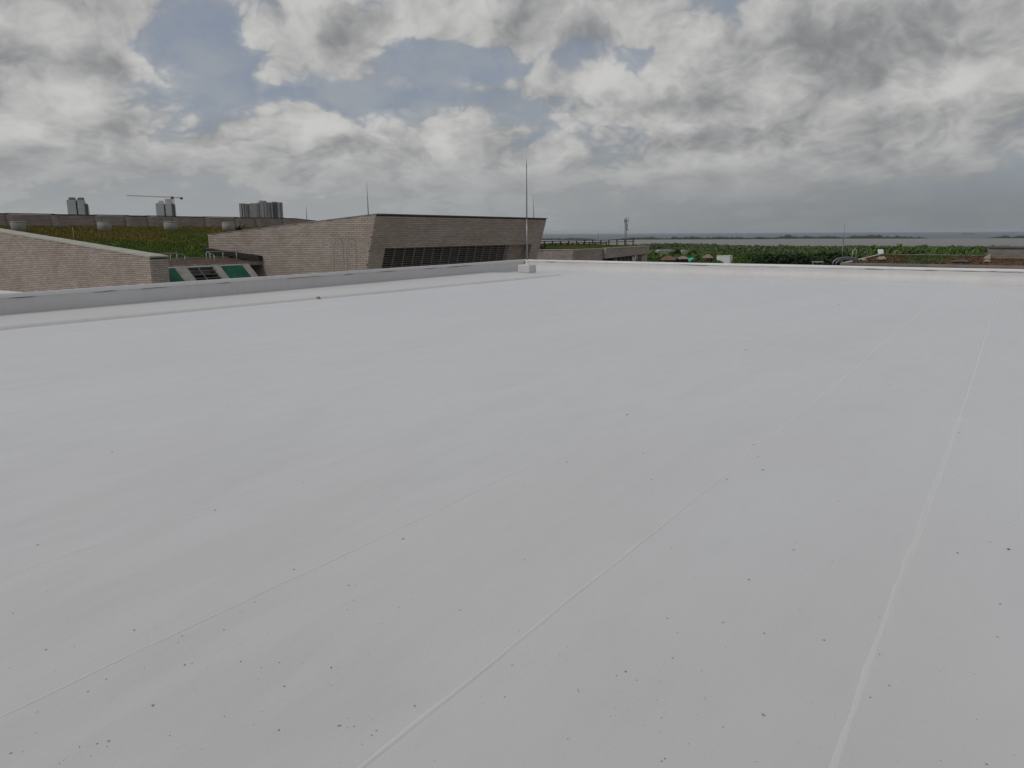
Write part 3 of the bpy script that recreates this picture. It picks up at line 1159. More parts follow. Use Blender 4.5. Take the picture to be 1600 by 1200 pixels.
# bricks: left face then front face
lay(B, G(uB, bt[1], 0), VV, ZZ, -UU, -2.2, ztopB + 0.06, lambda h: (vF(h) - bt[1], min(vB1 - bt[1], (h + 0.052 - bt[2]) / slopeB)), 'B', 300, visible_rank)
hs = 1.0 / np.linalg.norm(wl)
wn = wl / np.linalg.norm(wl)
lzh = lo_z1 / hs
lay(B, FQ(uB, 0) * 1.0, UU, wn, nF_, lzh, ztopB / hs - 0.01, lambda h: (0.012, uR - uB), 'Bf', 0, visible_rank)
lay(B, FQ(uB, 0) * 1.0, UU, wn, nF_, lzh - 2.7, lzh, lambda h: (0.012, lo_u0 - uB), 'Bf', 0, visible_rank)
lay(B, FQ(uB, 0) * 1.0, UU, wn, nF_, lzh - 2.7, lzh, lambda h: (lo_u1 - uB, uR - uB), 'Bf', 0, visible_rank)
# roof sheet and copings
mb = MB()
mb.prism([FQ(uB, ztopB) + VV * 0.02, G(uB, vB1, zB(vB1) - cB - 0.004), G(uB, vB1, zB(vB1) - cB - 0.2), FQ(uB, ztopB - 0.2) + VV * 0.1], UU * (uR - uB))
mb.build('roof', 'concrete', B)
mb = MB()
mb.prism([G(uB - 0.04, bt[1] - 0.05, bt[2] - cB + 0.002), G(uB - 0.04, bt[1] - 0.05, bt[2]), G(uB - 0.04, vB1 + 0.03, zB(vB1)), G(uB - 0.04, vB1 + 0.03, zB(vB1) - cB)], UU * 0.34)
mb.build('coping', 'grey_coping', B, 0.01)
mb = MB()
mb.prism([G(uB + 0.301, bt[1] - 0.05, bt[2] - cB + 0.004), G(uB + 0.301, bt[1] - 0.05, bt[2] - 0.002), G(uB + 0.301, bt[1] + 0.27, zB(bt[1] + 0.27) - 0.004), G(uB + 0.301, bt[1] + 0.27, zB(bt[1] + 0.27) - cB)], UU * (uR - uB - 0.26))
mb.build('coping', 'dark_coping', B, 0.01)


def rod_at(base, top, label, r=0.016, lean_=0.0, gname='lightning rods on the roofs'):
    root = empty('lightning_rod', base, label, 'lightning rod', gname)
    mb = MB()
    b0 = np.asarray(base, float)
    t0 = np.asarray(top, float)
    mb.tube([b0 - ZZ * 0.03, b0 + ZZ * 0.07], r * 2.6, 8, r * 2.0)
    mb.build('foot_plate', 'dull_steel', root)
    mb = MB()
    mb.tube([b0, b0 + (t0 - b0) * 0.5], r * 1.15, 7)
    mb.build('lower_mast', 'dull_steel', root)
    mb = MB()
    mb.tube([b0 + (t0 - b0) * 0.49, t0], r * 0.75, 6, r * 0.35)
    mb.build('upper_mast', 'dull_steel', root)
    return root


p = G(uB + 0.16, *[on_u(575.5, 334, uB + 0.16)[1]], 0)
pb = G(uB + 0.16, on_u(575.5, 335, uB + 0.16)[1], zB(on_u(575.5, 335, uB + 0.16)[1]))
rod_at(pb, onp(573, 285, pb, np.array([0, 1.0, 0])), 'thin lightning rod above the sloping coping of the louvred brick building', 0.020)
p2v = bt[1] + 0.5
pu = on_v(834, 339, p2v)[0]
pb = G(pu, p2v, zB(p2v) - cB)
rod_at(pb, onp(833, 304.5, pb, np.array([0, 1.0, 0])), 'thin lightning rod on the louvred building above the end of its dark coping', 0.020)

# ------------------------------------------------------------------ embankment with stairs between A and B
vT = 35.5
st_z = on_v(342, 415, vT)[2]
uS = {k: on_v(px, py, vT)[0] for k, px, py in (('p0a', 250, 419), ('p0b', 272.5, 418.5), ('s1', 290, 417), ('s2', 328, 414.5), ('p1a', 342, 415), ('p1b', 378, 413), ('c1', 388, 413.5))}
slope_dir = -VV * 1.0 - ZZ * 0.86
LEN = 3.6


def slab(name, u0, u1, mat, lift, thick, root, bev=0.02):
    mb = MB()
    a = G(u0, vT, st_z + lift)
    mb.prism([a, a + slope_dir * LEN, a + slope_dir * LEN - ZZ * thick, a - ZZ * thick + VV * 0.0], UU * (u1 - u0))
    return mb.build(name, mat, root, bev)


for (k0, k1, lab) in (('p0a', 'p0b', 'green mesh mat on the slope between the sloping brick wall and the stair'), ('p1a', 'p1b', 'green mesh mat on the slope between the stair and the louvred building')):
    mt = empty('green_mat', G(uS[k0], vT, st_z), lab, 'mat', 'green mats on the slope')
    slab('mat_sheet', uS[k0], uS[k1], 'green_mesh', -0.03, 0.05, mt, 0.004)
stair = empty('staircase', G(uS['p0b'], vT, st_z - 3), 'concrete outdoor stair with dark treads and a thin handrail between two green mats', 'stairs')
slab('stringer', uS['p0b'], uS['s1'], 'concrete', 0.07, 0.35, stair)
slab('stringer', uS['s2'], uS['p1a'], 'concrete', 0.07, 0.35, stair)
slab('edge_kerb', uS['p1b'], uS['c1'], 'concrete', 0.05, 0.35, stair)
for k in range(15):
    mb = MB()
    a = G(uS['s1'] - 0.02, vT - 0.03, st_z - 0.03) - VV * 0.20 * k - ZZ * 0.172 * k
    mb.box(a + UU * (uS['s2'] - uS['s1'] + 0.04) / 2 - VV * 0.10 - ZZ * 0.02, (uS['s2'] - uS['s1'] + 0.04) / 2, 0.125, 0.022)
    t_ = mb.build('tread', 'tread_grey', stair, 0.008)
mb = MB()
a = G(uS['s1'] - 0.03, vT + 0.4, st_z - 0.13)
mb.prism([a, a + slope_dir * LEN, a + slope_dir * LEN - ZZ * 0.3, a - ZZ * 0.3], UU * (uS['s2'] - uS['s1'] + 0.06))
mb.build('soffit', 'dark_metal', stair)
# landing behind the stair head
mb = MB()
mb.prism([G(uA + thA, vT + 0.01, st_z - 0.02), G(uS['c1'] + 0.12, vT + 0.01, st_z - 0.02), G(uS['c1'] + 0.12, vT + 0.9, st_z + 0.01), G(uA + thA, vT + 0.9, st_z + 0.01)], -ZZ * 0.5)
mb.build('landing', 'concrete', stair)
hr0 = G(uS['s1'] + 0.35, vT + 0.1, st_z)


def handrail(u, z_in, z_out, nm='handrail'):
    mb = MB()
    p0_ = G(u, vT + 0.0, st_z + 0.08)
    pts = [p0_, p0_ + slope_dir * 2.9]
    mb.tube(pts, 0.016, 6)
    return mb.build(nm, 'galvanised', stair)


mb = MB()
p0_ = G(uS['s1'] + 0.55, vT - 0.05, st_z + 0.12)
mb.tube([p0_, p0_ + slope_dir * 3.0], 0.017, 6)
mb.tube([p0_ + UU * 0.0 + VV * 0.1, p0_ - ZZ * 0.3], 0.017, 6)
mb.build('handrail', 'galvanised', stair)
# ground under the embankment and landing strip
mb = MB()
mb.prism([G(uA + thA - 0.01, vT + 0.3, st_z - 0.4), G(uA + thA - 0.01, vT - 3.4, st_z - 3.6), G(uA + thA - 0.01, vT - 3.4, -12), G(uA + thA - 0.01, vT + 0.3, -12)], UU * (uS['c1'] - uA - thA))
mb.build('embankment_core', 'concrete', stair)

# soil bed behind the landing, with its kerbs
vK0, vK1 = vT + 0.9, vT + 3.6
k_z0 = st_z + 0.02
k_z1 = on_v(300, 404.5, vK1)[2]
soil = empty('planting_bed', G(uA + thA, vK0, k_z0), 'strip of bare brown soil with kerbs at the head of the outdoor stair', 'planting bed')
mb = MB()
nn = 30
for i in range(nn + 1):
    u = uA + thA + (uB - 0.05 - uA - thA) * i / nn
    for j in range(7):
        t_ = j / 6
        mb.vert(G(u, vK0 + (vK1 - vK0) * t_, k_z0 + (k_z1 - k_z0) * t_ + rnd.uniform(-.025, .025)))
for i in range(nn):
    for j in range(6):
        mb.face((i * 7 + j, i * 7 + j + 1, (i + 1) * 7 + j + 1, (i + 1) * 7 + j), True)
mb.build('soil_surface', 'soil', soil)
for vv_, zz_ in ((vK0, k_z0 + 0.02), (vK1, k_z1 + 0.03)):
    mb = MB()
    mb.box(G((uA + thA + uB) / 2, vv_, zz_ - 0.05), (uB - uA - thA) / 2 - 0.02, 0.06, 0.09)
    mb.build('kerb', 'grey_coping', soil, 0.01)

# railings at the stair head
rail_l = empty('railing', G(uA + thA + 0.1, vK0 - 0.2, st_z), 'grey pipe railing at the stair head beside the sloping brick wall', 'railing', 'stair railings')
rail_r = empty('railing', G(uS['s2'], vK0 - 0.2, st_z), 'grey pipe railing at the stair head in front of the louvred brick building', 'railing', 'stair railings')
vR = vT + 0.45


def rail_post(root, px, top_py, bot_py, v=vR):
    uu, _, z1_ = on_v(px, top_py, v)
    _, _, z0_ = on_v(px, bot_py, v)
    mb = MB()
    mb.tube([G(uu, v, min(z0_, st_z) - 0.03), G(uu, v, z1_)], 0.020, 6)
    mb.build('post', 'galvanised', root)
    return G(uu, v, z1_)


pl = [rail_post(rail_l, 266, 396, 416), rail_post(rail_l, 276, 395, 416), rail_post(rail_l, 288.5, 399, 416)]
mb = MB()
mb.tube([pl[0] - UU * 0.7, pl[0], pl[1], pl[2]], 0.018, 6)
mb.build('top_rail', 'galvanised', rail_l)
mb = MB()
mb.tube([pl[0] - UU * 0.7 - ZZ * 0.34, pl[2] - ZZ * 0.24], 0.015, 6)
mb.build('mid_rail', 'galvanised', rail_l)
pr_ = [rail_post(rail_r, 322, 393.5, 413), rail_post(rail_r, 348, 393, 411), rail_post(rail_r, 369, 392.5, 408)]
mb = MB()
mb.tube([pr_[0], pr_[1], pr_[2], pr_[2] + UU * 0.35], 0.018, 6)
mb.build('top_rail', 'galvanised', rail_r)
pr2 = [rail_post(rail_r, 328, 396, 413, vT + 0.15), rail_post(rail_r, 334.5, 398, 416, vT + 0.02)]
mb = MB()
mb.tube([pr_[0], pr2[0], pr2[1]], 0.018, 6)
mb.build('top_rail', 'galvanised', rail_r)

# dark drainage channel running down beside building B
mb = MB()
q0, q1 = G(uB - 0.30, vK1 + 2.3, k_z1 + 0.55), G(uB - 0.30, vT + 0.8, st_z + 0.42)
mb.prism([q0, q1, q1 - ZZ * 0.25, q0 - ZZ * 0.25], UU * 0.27)
o_ = empty('drain_channel', q1, 'dark sloping drainage channel against the louvred brick building behind the railing', 'drain')
mb.build('channel_side', 'dark_metal', o_)

# ------------------------------------------------------------------ lawn roof and the long brick parapet behind it
vP = 60.25
zP1 = 2.93
zP0 = 2.04
uP0, uP1, uP2 = 14.0, 53.0, 58.0
FPR = empty('brick_parapet', G(30, vP, zP0), 'long low brick parapet with dark cap closing the grass roof under the skyline', 'wall')
UVv = lambda p: (to_uv(p)[0], to_uv(p)[2])
mb = MB()
mb.prism([G(uP0, vP, zP0 - 3), G(uP1, vP, zP0 - 3), G(uP1, vP, zP1), G(uP0, vP, zP1)], VV * 0.35, UVv)
tdir = np.array([math.sin(math.radians(14)), math.cos(math.radians(14)), 0])
pp = G(uP1 - 0.03, vP, 0)
mb.poly([pp + ZZ * (zP0 - 3), pp + tdir * 7 + ZZ * (zP0 - 3), pp + tdir * 7 + ZZ * (zP1 - 0.28), pp + ZZ * zP1], [(0, zP0 - 3), (7, zP0 - 3), (7, zP1 - .28), (0, zP1)])
mb.build('wall_face', 'brickwork_far', FPR)
px_pil = (-60, 15, 84, 152, 199, 234, 273, 323, 370, 402, 444)
us_p = [on_v(px, 345, vP)[0] for px in px_pil]
for uq in us_p:
    mb = MB()
    mb.prism([G(uq - 0.05, vP - 0.002, zP0 - 0.5), G(uq + 0.35, vP - 0.002, zP0 - 0.5), G(uq + 0.22, vP - 0.002, zP1 - 0.02), G(uq - 0.25, vP - 0.002, zP1 - 0.02)][::1], -VV * 0.08, UVv)
    mb.build('pilaster', 'brickwork_pale', FPR)
edges = [uP0] + us_p[1:] + [uP1]
for i in range(len(edges) - 1):
    mb = MB()
    mb.box(G((edges[i] + edges[i + 1]) / 2, vP + 0.17, zP1 + 0.035 + 0.02 * (i % 2)), (edges[i + 1] - edges[i]) / 2 + (0.15 if i % 2 else -0.01), 0.20, 0.03)
    mb.build('cap', 'dark_coping', FPR)
mb = MB()
mb.prism([pp + ZZ * (zP1 + 0.0), pp + ZZ * (zP1 + 0.07), pp + tdir * 7 + ZZ * (zP1 - 0.21), pp + tdir * 7 + ZZ * (zP1 - 0.28)], np.array([-tdir[1], tdir[0], 0]) * 0.3)
mb.build('cap', 'dark_coping', FPR)

# lawn surface: from the soil bed kerb up to the parapet foot
vL0 = vK1 + 0.05
zL0 = k_z1 - 0.02


def lawn_z(v):
    t_ = (v - vL0) / (vP - vL0)
    return zL0 + (zP0 - zL0) * (t_ ** 0.95 if t_ > 0 else 0)


nuL, nvL = 110, 60
V, Fc, dry = [], [], []
for i in range(nuL):
    for j in range(nvL):
        u = uA + thA - 0.2 + (uP2 - uA - thA) * i / (nuL - 1)
        v = vL0 + (vP + 0.1 - vL0) * j / (nvL - 1)
        V.append(G(u, v, lawn_z(v) + rnd.uniform(-.02, .03)))
        dry.append(j / (nvL - 1))
Fc = [(i * nvL + j, i * nvL + j + 1, (i + 1) * nvL + j + 1, (i + 1) * nvL + j) for i in range(nuL - 1) for j in range(nvL - 1)]
me = np_mesh('roof_lawn', np.array(V), np.array(Fc), 'lawn', True)
at = me.attributes.new('dry', 'FLOAT', 'POINT')
at.data.foreach_set('value', np.array(dry, dtype=np.float32))
tag(add('roof_lawn', me), kind='structure')


def grass_field(name, n, fn_pos, mat, hgt, wid, label, cat, dryf):
    """tufts of three blades"""
    Vv, Ff, Dd = [], [], []
    for i in range(n):
        p = fn_pos()
        if p is None:
            continue
        d_ = dryf(p)
        for b_ in range(3):
            a_ = rnd.uniform(0, 6.28)
            h = hgt * rnd.uniform(0.5, 1.3)
            wv_ = wid * rnd.uniform(0.6, 1.3)
            s_ = np.array([math.cos(a_), math.sin(a_), 0])
            l_ = np.array([rnd.uniform(-1, 1), rnd.uniform(-1, 1), 0]) * h * 0.5
            k = len(Vv)
            Vv += [p - s_ * wv_, p + s_ * wv_, p + l_ + ZZ * h]
            Dd += [d_] * 3
            Ff.append((k, k + 1, k + 2))
    me = np_mesh(name, np.array(Vv), np.array(Ff), mat)
    at = me.attributes.new('dry', 'FLOAT', 'POINT')
    at.data.foreach_set('value', np.array(Dd, dtype=np.float32))
    return tag(add(name, me), label, cat, kind='stuff')


def lawn_pos():
    u = rnd.uniform(uA + thA, uP1)
    v = vL0 + (vP - vL0) * rnd.random()
    return G(u, v, lawn_z(v) - 0.01)


grass_field('grass', 26000, lawn_pos, 'lawn', 0.16, 0.05, 'olive and green grass covering the sloping roof below the brick parapet', 'grass', lambda p: (to_uv(p)[1] - vL0) / (vP - vL0))

# concrete vent drums along the parapet foot
for i, (px, py, lab) in enumerate(((29.5, 361.5, 'squat concrete vent drum on the grass roof above the sloping brick wall'), (164, 361.5, 'squat concrete vent drum on the grass roof, between the lone tower and the crane tower'),
                                   (267, 360.5, 'squat concrete vent drum on the grass roof below the tower with the crane'), (357.5, 361, 'squat concrete vent drum on the grass roof beside the dark spiky plant'))):
    best = min((abs(on_v(px, py, v)[2] - lawn_z(v)), v) for v in np.linspace(45, vP - 0.5, 140))
    v = best[1]
    uu = on_v(px, py, v)[0]
    rad = 8.7 / F * np.linalg.norm(G(uu, v, 0)) * 0.98
    zz = lawn_z(v)
    hh = 12.5 / F * np.linalg.norm(G(uu, v, 0))
    root = empty('vent_drum', G(uu, v, zz), lab, 'vent', 'concrete drums on the grass roof')
    mb = MB()
    mb.lathe(G(uu, v, zz), [(rad * 1.04, -0.1), (rad, hh * 0.86), (rad * 0.97, hh * 0.88)], 28)
    mb.build('drum', 'concrete', root)
    mb = MB()
    mb.lathe(G(uu, v, zz + hh * 0.885), [(rad * 0.9, -0.02), (rad * 1.0, 0.0), (rad * 1.0, hh * 0.10), (rad * 0.93, hh * 0.13)], 28)
    mb.build('lid', 'concrete', root)
    if i == 3:
        pv = v - 0.2
        pu_ = on_v(372, 359, pv)[0]
        ag = empty('spiky_plant', G(pu_, pv, lawn_z(pv)), 'dark spiky broad leaved plant beside a concrete drum on the grass roof', 'plant')
        for q, (aa_, ln_, tilt) in enumerate(((0.2, 1.05, 0.75), (1.2, 0.75, 0.7), (2.3, 0.8, 0.5), (3.4, 0.65, 0.6), (4.4, 0.6, 0.9), (5.4, 0.8, 1.0), (0.8, 0.6, 1.2), (3.0, 0.5, 1.2))):
            mb = MB()
            dd_ = np.array([math.cos(aa_), math.sin(aa_) * 0.4, 0])
            sd_ = np.array([-dd_[1], dd_[0], 0])
            b0 = G(pu_, pv, lawn_z(pv))
            L_ = []
            for s_, w_ in ((0, .10), (.35, .17), (.7, .11), (1.0, .008)):
                c_ = b0 + dd_ * ln_ * s_ * math.cos(tilt) + ZZ * ln_ * s_ * math.sin(tilt) * (1 - 0.12 * s_)
                L_.append((mb.vert(c_ - sd_ * w_), mb.vert(c_ - ZZ * w_ * .5), mb.vert(c_ + sd_ * w_)))
            for s_ in range(3):
                for t_ in range(2):
                    mb.face((L_[s_][t_], L_[s_][t_ + 1], L_[s_ + 1][t_ + 1], L_[s_ + 1][t_]), True)
            mb.build('leaf', 'agave', ag)
# marker stick in the lawn
v = 50.0
sb = on_v(116.5, 378, v)
mb = MB()
p0_ = G(sb[0], v, lawn_z(v) - 0.05)
mb.tube([p0_, onp(115, 369, p0_, VV), onp(113.5, 355, p0_, VV)], 0.020, 6, 0.012)
tag(mb.build('marker_stick', 'pale_coping'), 'thin pale stick standing in the grass above the sloping brick wall', 'stick')
pb = G(on_v(479, 343, vP + 0.2)[0], vP + 0.2, zP1 - 0.02)
pb2 = onp(479.3, 344, G(0, vP + 0.6, 0), VV)
rod_at(pb2, onp(478.5, 321, pb2, VV), 'thin lightning rod at the far end of the long brick parapet', 0.028)

# ------------------------------------------------------------------ building C: lower brick building with railing
uC, vC = 61.62, 33.67
zC = -0.13
uCe = on_v(1010, 384.5, vC)[0]
Cb = empty('grass_roofed_building', G(uC, vC, -12), 'low brick building with grass roof and open dark storey, beyond the white parapet corner', 'building')
UVu = lambda p: (to_uv(p)[1] + to_uv(p)[0], to_uv(p)[2])
zCs = -1.02
mb = MB()
u940 = on_v(942, 390, vC)[0]
mb.prism([G(uC, vC, -12), G(u940, vC, -12), G(u940, vC, zC), G(uC, vC, zC)], VV * 14, UVu)
mb.prism([G(u940 + 0.003, vC - 0.35, on_v(942, 404.5, vC - 0.35)[2]), G(u940 + 0.003, vC - 0.35, zC + 0.02), G(uCe, vC - 0.35, zC + 0.05), G(uCe, vC - 0.35, on_v(1010, 396.3, vC - 0.35)[2])], VV * 14.2, UVu)
mb.build('brick_storey', 'brickwork_far', Cb)
mb = MB()
mb.prism([G(uCe - 1.6, vC - 0.2, -12), G(uCe - 1.6, vC - 0.2, -0.99), G(uCe - 0.15, vC - 0.2, -0.98), G(uCe - 0.15, vC - 0.2, -12)], VV * 13, UVu)
mb.build('end_pier', 'brickwork_far', Cb)
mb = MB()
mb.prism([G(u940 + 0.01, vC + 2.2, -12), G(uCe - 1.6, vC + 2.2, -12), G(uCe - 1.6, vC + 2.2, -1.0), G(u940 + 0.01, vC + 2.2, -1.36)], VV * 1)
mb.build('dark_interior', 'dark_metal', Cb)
for k, (px, wdt, mt) in enumerate(((961, .18, 'concrete'), (969, .12, 'brickwork_far'), (975, .12, 'brickwork_far'), (980, .2, 'brickwork_far'), (986, .12, 'tower_side'))):
    uq = on_v(px, 404, vC + 0.6)[0]
    mb = MB()
    mb.box(G(uq, vC + 0.6, -6.4), wdt, 0.15, 5.25)
    mb.build('column', mt, Cb)
for k, (px, py, w_, h_) in enumerate(((989, 404, .16, .22), (993, 400.5, .20, .26), (996.5, 402.5, .14, .22), (992, 406, .14, .2))):
    uq, _, zq_ = on_v(px, py, vC + 0.3)
    mb = MB()
    mb.box(G(uq, vC + 0.3, zq_), w_, 0.03, h_)
    mb.build('notice_board', 'white_paint', Cb)
for a, b, nm in ((uC - 0.05, u940 + 0.002, 0), (u940 + 0.008, uCe + 0.05, 1)):
    mb = MB()
    off = 0.05 if nm == 0 else 0.40
    z_ = zC if nm == 0 else zC + 0.045
    mb.prism([G(a, vC - off, z_ + 0.002), G(b, vC - off, z_ + 0.002 + 0.02 * nm), G(b, vC - off, z_ + 0.08 + 0.02 * nm), G(a, vC - off, z_ + 0.08)], VV * 0.4)
    mb.build('coping', 'pale_coping', Cb)
mb = MB()
mb.prism([G(uC - 0.05, vC + 0.35, zC + 0.002), G(uC - 0.05, vC + 14, zC + 0.002), G(uC - 0.05, vC + 14, zC + 0.08), G(uC - 0.05, vC + 0.35, zC + 0.08)], UU * 0.4)
mb.build('coping', 'pale_coping', Cb)
# grass mound on C
V, Fc, dry = [], [], []
nuC, nvC = 60, 30
cz = lambda u, v: zC + 0.05 + 0.20 * math.sin(min(1, max(0, (v - vC - 0.4) / 5)) * math.pi / 2) * (1 - 0.8 * max(0, min(1, (u - uC - 7) / (uCe - uC - 6))))
for i in range(nuC):
    for j in range(nvC):
        u = uC + 0.3 + (uCe - uC - 0.5) * i / (nuC - 1)
        v = vC + 0.3 + 13 * j / (nvC - 1)
        V.append(G(u, v, cz(u, v) + rnd.uniform(-.02, .02)))
        dry.append(0.35)
Fc = [(i * nvC + j, i * nvC + j + 1, (i + 1) * nvC + j + 1, (i + 1) * nvC + j) for i in range(nuC - 1) for j in range(nvC - 1)]
me = np_mesh('roof_turf', np.array(V), np.array(Fc), 'lawn', True)
me.attributes.new('dry', 'FLOAT', 'POINT').data.foreach_set('value', np.array(dry, dtype=np.float32))
add('roof_turf', me, Cb)


def turf_pos():
    u, v = rnd.uniform(uC + .4, uCe - .3), vC + 0.4 + 12 * rnd.random() ** 1.5
    return G(u, v, cz(u, v) - 0.01)


grass_field('grass', 7000, turf_pos, 'lawn', 0.17, 0.05, 'green grass on the low brick building behind the white parapet corner', 'grass', lambda p: 0.35)
# railing on C, two lines
for (vq, px0, px1, ptop, pmid, labq, stp, hgt_) in ((vC + 6.0, 838, 991, 376.2, 379.8, 'dark post and rail railing along the grass of the low brick building', 12.6, 0), (vC + 3.4, 842, 948, 379.5, 382.0, 'shorter dark inner railing standing in the grass of the low brick building', 8.8, 0)):
    ua, ub = on_v(px0, 378, vq)[0], on_v(px1, 378, vq)[0]
    za = on_v(900, ptop, vq)[2]
    zb_ = on_v(900, pmid, vq)[2]
    root = empty('railing', G(ua, vq, zC), labq, 'railing', 'railings on the low brick building')
    px = px0
    while px <= px1:
        uq = on_v(px, 378, vq)[0]
        mb = MB()
        mb.box(G(uq, vq, (cz(uq, vq) + za) / 2), 0.05, 0.05, (za - cz(uq, vq)) / 2 + 0.05)
        mb.build('post', 'dark_metal', root)
        px += stp
    for zz in (za, zb_):
        mb = MB()
        mb.box(G((ua + ub) / 2, vq, zz), (ub - ua) / 2, 0.035, 0.035)
        mb.build('rail', 'dark_metal', root)
pv = vC + 4.2
pu_ = on_v(935.5, 382, pv)[0]
pb = G(pu_, pv, cz(pu_, pv) - 0.03)
rod_at(pb, onp(935, 359.5, pb, VV), 'thin lightning rod rising from the railing of the low brick building', 0.022)

# ------------------------------------------------------------------ building D on the right: sedum roof, and box E
dD = 45.0
nD = atd(1335, 411.0, dD)
zD = float(nD[2])
D0 = onz(1318, 411.5, zD)
D1 = onz(1376, 397.5, zD)
Dd = (D1 - D0) / np.linalg.norm(D1 - D0)
Dw = np.array([fwv[0], fwv[1], 0])
ldD = float(np.linalg.norm(D1 - D0))
Db = empty('sedum_roof_building', D0 - ZZ * 12, 'low flat building planted with brown and green sedum behind the white parapet', 'building')
mb = MB()
WD = 40
qd = [D0, D1, D1 + Dw * WD, D0 + Dw * WD]
mb.prism([q - ZZ * 12 for q in qd], ZZ * 11.9, lambda p: (p[0], p[2]))
mb.build('brick_storey', 'brickwork_far', Db)
for nm, (a, b) in enumerate(((D0, D1), (D0, D0 + Dw * WD), (D1, D1 + Dw * WD))):
    mb = MB()
    ax = (b - a) / np.linalg.norm(b - a)
    nx = np.array([-ax[1], ax[0], 0])
    ins = 0.0 if nm else 0.19
    mb.box((a + b) / 2 + ZZ * (-0.03 + 0.003 * nm), np.linalg.norm(b - a) / 2 + (0.15 if nm else -0.155), 0.13, 0.065, (ax, nx, ZZ))
    mb.build('coping', 'pale_coping' if nm == 0 else 'grey_coping', Db)
V, Fc, dry = [], [], []
n1, n2 = 46, 70
dh = lambda s, t_: zD - 0.02 + 0.03 * math.sin(s * 3.0) * math.sin(t_ * 9) + 0.05 * math.sin(math.pi * s)
ddry = lambda s, t_: float(np.interp(t_ - 0.03 * s, [0, 0.03, 0.05, 0.07, 0.10, 0.13, 1], [0.8, 0.75, 0.5, 0.15, 0.2, 0.95, 0.95])) - 0.25 * s * (t_ < 0.3)
for i in range(n1):
    for j in range(n2):
        s_, t_ = i / (n1 - 1), j / (n2 - 1)
        p = D0 + (D1 - D0) * (0.01 + .98 * s_) + Dw * (0.15 + (WD - .3) * t_)
        V.append((p[0], p[1], dh(s_, t_) + rnd.uniform(-.02, .02)))
        dry.append(ddry(s_, t_))
Fc = [(i * n2 + j, i * n2 + j + 1, (i + 1) * n2 + j + 1, (i + 1) * n2 + j)[::-1] for i in range(n1 - 1) for j in range(n2 - 1)]
me = np_mesh('planting', np.array(V), np.array(Fc), 'sedum', True)
me.attributes.new('dry', 'FLOAT', 'POINT').data.foreach_set('value', np.array(dry, dtype=np.float32))
add('roof_planting', me, Db)


def sed_pos():
    global _last
    s_, t_ = rnd.random(), rnd.random() ** 1.2
    _last = ddry(s_, t_)
    p = D0 + (D1 - D0) * s_ + Dw * (0.2 + (WD - .4) * t_)
    return np.array([p[0], p[1], dh(s_, t_) - 0.02])


grass_field('sedum', 9000, sed_pos, 'sedum', 0.06, 0.06, 'reddish brown and green sedum tufts on the flat roof behind the white parapet', 'sedum', lambda p: _last)
for k, (px, py, r, lab) in enumerate(((1350, 406, 0.16, 'small pale stone on the sedum roof beside the leaning rod'), (1377, 405, 0.30, 'largest pale stone on the sedum roof below the floodlight'), (1542, 408, 0.18, 'pale round stone on the sedum roof beside the brick roof box'))):
    p = onz(px, py, zD + 0.1)
    tag(lump('stone', p - ZZ * 0.05, r, 'stone', 60 + k, flat=0.7), lab, 'stone', 'stones on the sedum roof')
p = onz(1500, 409, zD + 0.08)
tag(lump('soil_heap', p - ZZ * 0.05, 0.5, 'dark_coping', 71, flat=0.3), 'low dark heap of soil on the sedum roof near the brick roof box', 'soil heap')
# brick roof box
e0_ = onz(1543, 405.5, zD)
e_t = onp(1543, 386.5, e0_, np.array([0, 1.0, 0]))[2]
E_ = empty('brick_roof_box', e0_, 'low grey brick roof box with stepped cap standing on the sedum roof', 'roof box')
mb = MB()
mb.prism([e0_ - ZZ * 0.2, e0_ + Dw * 9 - ZZ * 0.2, e0_ + Dw * 9 + ZZ * (e_t - zD - 0.28), e0_ + ZZ * (e_t - zD - 0.28)], Dd * 5, lambda p: (float(np.dot(p, Dw)), p[2]))
mb.build('brick_base', 'brickwork_grey', E_)
mb = MB()
mb.prism([e0_ + Dd * 0.06 + ZZ * (e_t - zD - 0.277), e0_ + Dd * 0.06 + Dw * 9 + ZZ * (e_t - zD - 0.277), e0_ + Dd * 0.06 + Dw * 9 + ZZ * (e_t - zD - 0.06), e0_ + Dd * 0.06 + ZZ * (e_t - zD - 0.06)], Dd * 4.8, lambda p: (float(np.dot(p, Dw)), p[2]))
mb.build('upper_band', 'grey_coping', E_)
mb = MB()
mb.prism([e0_ + Dd * 0.0 + ZZ * (e_t - zD - 0.057), e0_ + Dw * 9 + ZZ * (e_t - zD - 0.057), e0_ + Dw * 9 + ZZ * (e_t - zD), e0_ + ZZ * (e_t - zD)], Dd * 5)
mb.build('cap', 'dark_coping', E_)
mb = MB()
fp = onz(1539, 404.5, zD + 0.05)
mb.prism([fp - Dw * 0.25 - ZZ * 0.1, fp + Dw * 0.3 - ZZ * 0.1, fp + Dw * 0.3 + ZZ * 0.28, fp + Dw * 0.22 + ZZ * 0.28], Dd * 1.0)
mb.build('base_flashing', 'pale_coping', E_)

